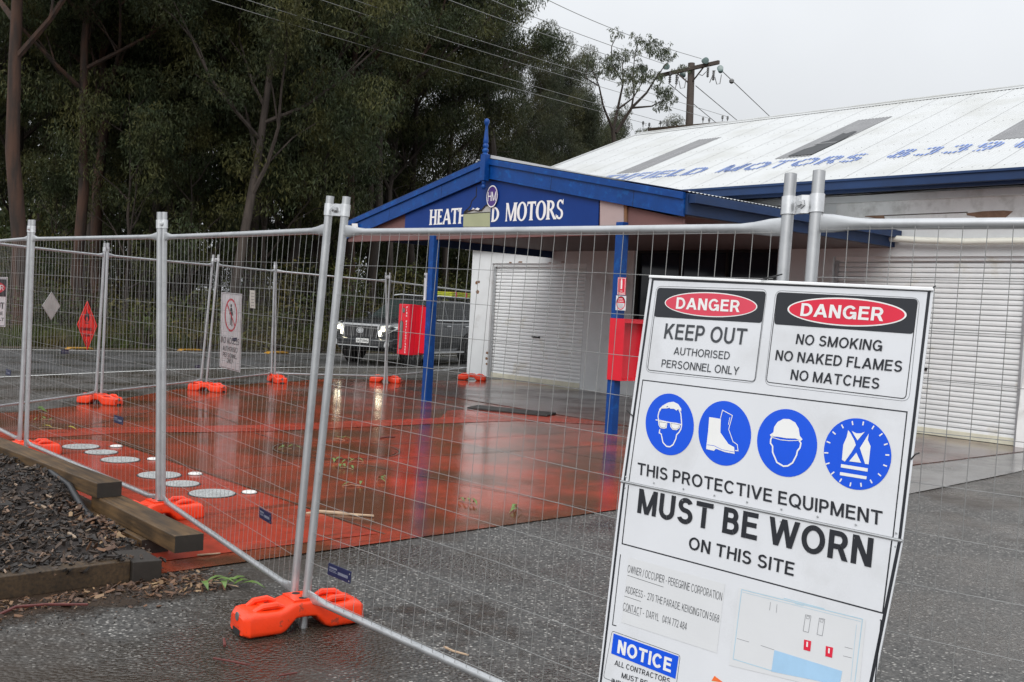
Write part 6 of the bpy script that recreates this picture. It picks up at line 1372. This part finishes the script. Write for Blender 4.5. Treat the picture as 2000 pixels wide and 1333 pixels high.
for k in range(3):
    rk_ = np.random.default_rng(40+k); cc_ = [(rk_.normal(0, .55), rk_.normal(0, .55), rk_.uniform(.25, 1.3)) for _ in range(13)]
    mb = MB()
    for c in cc_: mb.tube([(0, 0, 0), (c[0]*.4, c[1]*.4, c[2]*.6), c], [.022, .014, .005], 4, cap=False)
    m_ = mb.build('stem', 'bark_dark'); d_ = m_.data; bpy.data.objects.remove(m_); pr.append((d_, fastmesh('foliage', leaf_cloud(cc_, [.42]*13, 260, 60+k, (.08, .18), .3, .0), 4, 'leaf_shrub')))
SH = [(-30, 27), (55, 26.5), (95, 29), (135, 27.5), (225, 28), (285, 27), (350, 29.5), (395, 28), (470, 29), (500, 31), (540, 29.5), (590, 31), (630, 30), (655, 33), (700, 34), (760, 36), (880, 40), (905, 38)]
for i, (px, dep) in enumerate(SH):
    p = dp(px, 590, dep); t = thing('roadside_shrub', 'low green and brown shrub on the verge beyond the road', 'shrub', (p.x, p.y, vz(p.x)), 'roadside shrubs', rr_.uniform(0, 6.28)); s_ = rr_.uniform(.6, 1.15); t.scale = (s_*1.2, s_*1.2, s_)
    for nm, me in zip(('stem', 'foliage'), pr[i % 3]): o = bpy.data.objects.new(nm, me); COL.objects.link(o); o.parent = t
def blades(n, f, seed, h0, h1, m, name, label):
    r = np.random.default_rng(seed); q = np.empty((n, 3, 3))
    for i in range(n):
        x, y = f(r); z = vz(x); h = r.uniform(h0, h1); a = r.uniform(0, 6.28); w_ = r.uniform(.008, .02); dx, dy = r.normal(0, .35)*h, r.normal(0, .35)*h
        q[i] = [(x-math.cos(a)*w_, y-math.sin(a)*w_, z), (x+math.cos(a)*w_, y+math.sin(a)*w_, z), (x+dx, y+dy, z+h)]
    o = bpy.data.objects.new(name, fastmesh(name, q.reshape(-1, 3), 3, m)); COL.objects.link(o); return tag(o, label, 'grass', kind='stuff')
blades(52000, lambda r: (-8.75-abs(r.normal(0, 2.4)), r.uniform(-16, 14)), 21, .12, .6, 'grass', 'verge_grass', 'rough green and brown grass along the far road edge')
for px, py, lb in ((155, 682, 'yellow plastic strip lying at road edge below red diamond sign'), (371, 685, 'yellow plastic strip at road edge left of leaning far posts'), (540, 690, 'yellow plastic strip at road edge behind far fence post')):
    p = gz(px, py, .02); t = thing('road_marker', lb, 'road marker', p); MB().prism([(p.x-.16, p.y-.32, .005), (p.x-.10, p.y-.26, .06), (p.x-.10, p.y+.26, .06), (p.x-.16, p.y+.32, .005)], (.30, 0, 0)).build('strip', 'yellow_mark', t, bevel=.02)

# ================================================================== debris
def leafshape(mb, c, az, ln, wd, lift=.012):
    d = V((math.cos(az), math.sin(az), 0)); s = V((-d.y, d.x, 0)); c = V(c)
    rows = [(0, .05), (.2, .75), (.45, 1), (.7, .7), (1, .03)]
    k = len(mb.v)
    for t, w_ in rows: z = V((0, 0, lift*math.sin(t*3.14)*2+.003)); mb.v += [c+d*(ln*t)+s*(wd*.5*w_)+z, c+d*(ln*t)+z-V((0, 0, .003)), c+d*(ln*t)-s*(wd*.5*w_)+z]
    for i in range(4):
        for q in (0, 1): a = k+i*3+q; mb.f.append([a, a+1, a+4, a+3])
def sprig(label, px, py, n, ln, m='leafgreen', spread=2.6, az0=0., seed=0):
    r = random.Random(seed); c = gz(px, py, .012); t = thing('leaf_sprig', label, 'leaf sprig', c, 'fallen gum leaf sprigs'); mb = MB(); st = MB(); tip = c+V((math.cos(az0), math.sin(az0), 0))*ln*1.4; st.tube([c, lerp(c, tip, .5)+V((0, 0, .012)), tip], .0025, 5)
    for i in range(n): k = i/max(1, n-1); leafshape(mb, lerp(c, tip, k)+V((0, 0, .004+.004*(i % 3))), az0+r.uniform(-spread/2, spread/2), ln*r.uniform(.7, 1.2), ln*.24, .014)
    mb.build('leaves', m, t, smooth=True); st.build('twig', 'stick', t)
sprig('fresh green gum leaf sprig on asphalt beside bark bed corner', 392, 1140, 8, .15, az0=.75, seed=1)
for i, (x, y, lb) in enumerate([(650, 858, 'green sprig on slab above the round manhole lid'), (543, 878, 'green sprig on slab left of leaning foreground posts'), (652, 905, 'leaf sprig at lower left rim of manhole'), (690, 918, 'clump of green leaves below the manhole lid'), (710, 903, 'tiny green sprig on manhole rim'), (742, 935, 'green sprig nearer than manhole lid at right'), (895, 978, 'green sprig near front edge of slab right side'), (668, 950, 'curled pale leaf on slab right of foreground posts'), (995, 1002, 'tiny green sprig at slab front edge far right'), (93, 806, 'pale green branchlet on slab at left beside fence'), (108, 822, 'dark green leaf on slab near left fence post')]):
    sprig(lb, x, y, 4 if i != 7 else 2, .11 if i != 9 else .2, 'leafgreen', 2.6, .5+i, 10+i)
sprig('single yellow leaf on slab near left paired posts', 76, 836, 2, .18, 'leafyellow', .7, .9, 30)
def stick(label, pts, rad, m, z=.014, name='fallen_stick'): tag(MB().tube([gz(x, y, z+.008*(i % 2)) for i, (x, y) in enumerate(pts)], [rad*(1-.4*i/len(pts)) for i in range(len(pts))], 6).build(name, m, smooth=True), label, 'stick', 'fallen sticks')
stick('long pale bark strip on red slab right of foreground posts', [(598, 1004), (625, 1000), (670, 1004), (730, 1008)], .012, 'stick'); stick('second pale bark strip beside the long one on slab', [(620, 998), (665, 1001), (700, 1008)], .008, 'stick')
stick('dark red twig lying along front sleeper at left edge', [(-10, 1205), (30, 1186), (90, 1181), (172, 1181)], .009, 'redtwig'); stick('short red twig on asphalt below foreground foot', [(545, 1320), (580, 1314)], .005, 'redtwig'); stick('thin red twig on asphalt left of foreground foot', [(417, 1286), (450, 1292), (488, 1299)], .005, 'redtwig')
stick('pale twig on asphalt right of bottom fence rail', [(868, 1264), (885, 1272), (915, 1280)], .006, 'stick'); stick('small pale twig on slab by sleeper end', [(385, 1085), (405, 1083), (430, 1081)], .006, 'stick'); stick('tiny red chip of bark beside foreground foot', [(439, 1262), (437, 1248)], .007, 'redtwig'); stick('dark curved twig on slab left of blue post reflection', [(742, 856), (758, 853), (772, 854)], .01, 'redtwig')
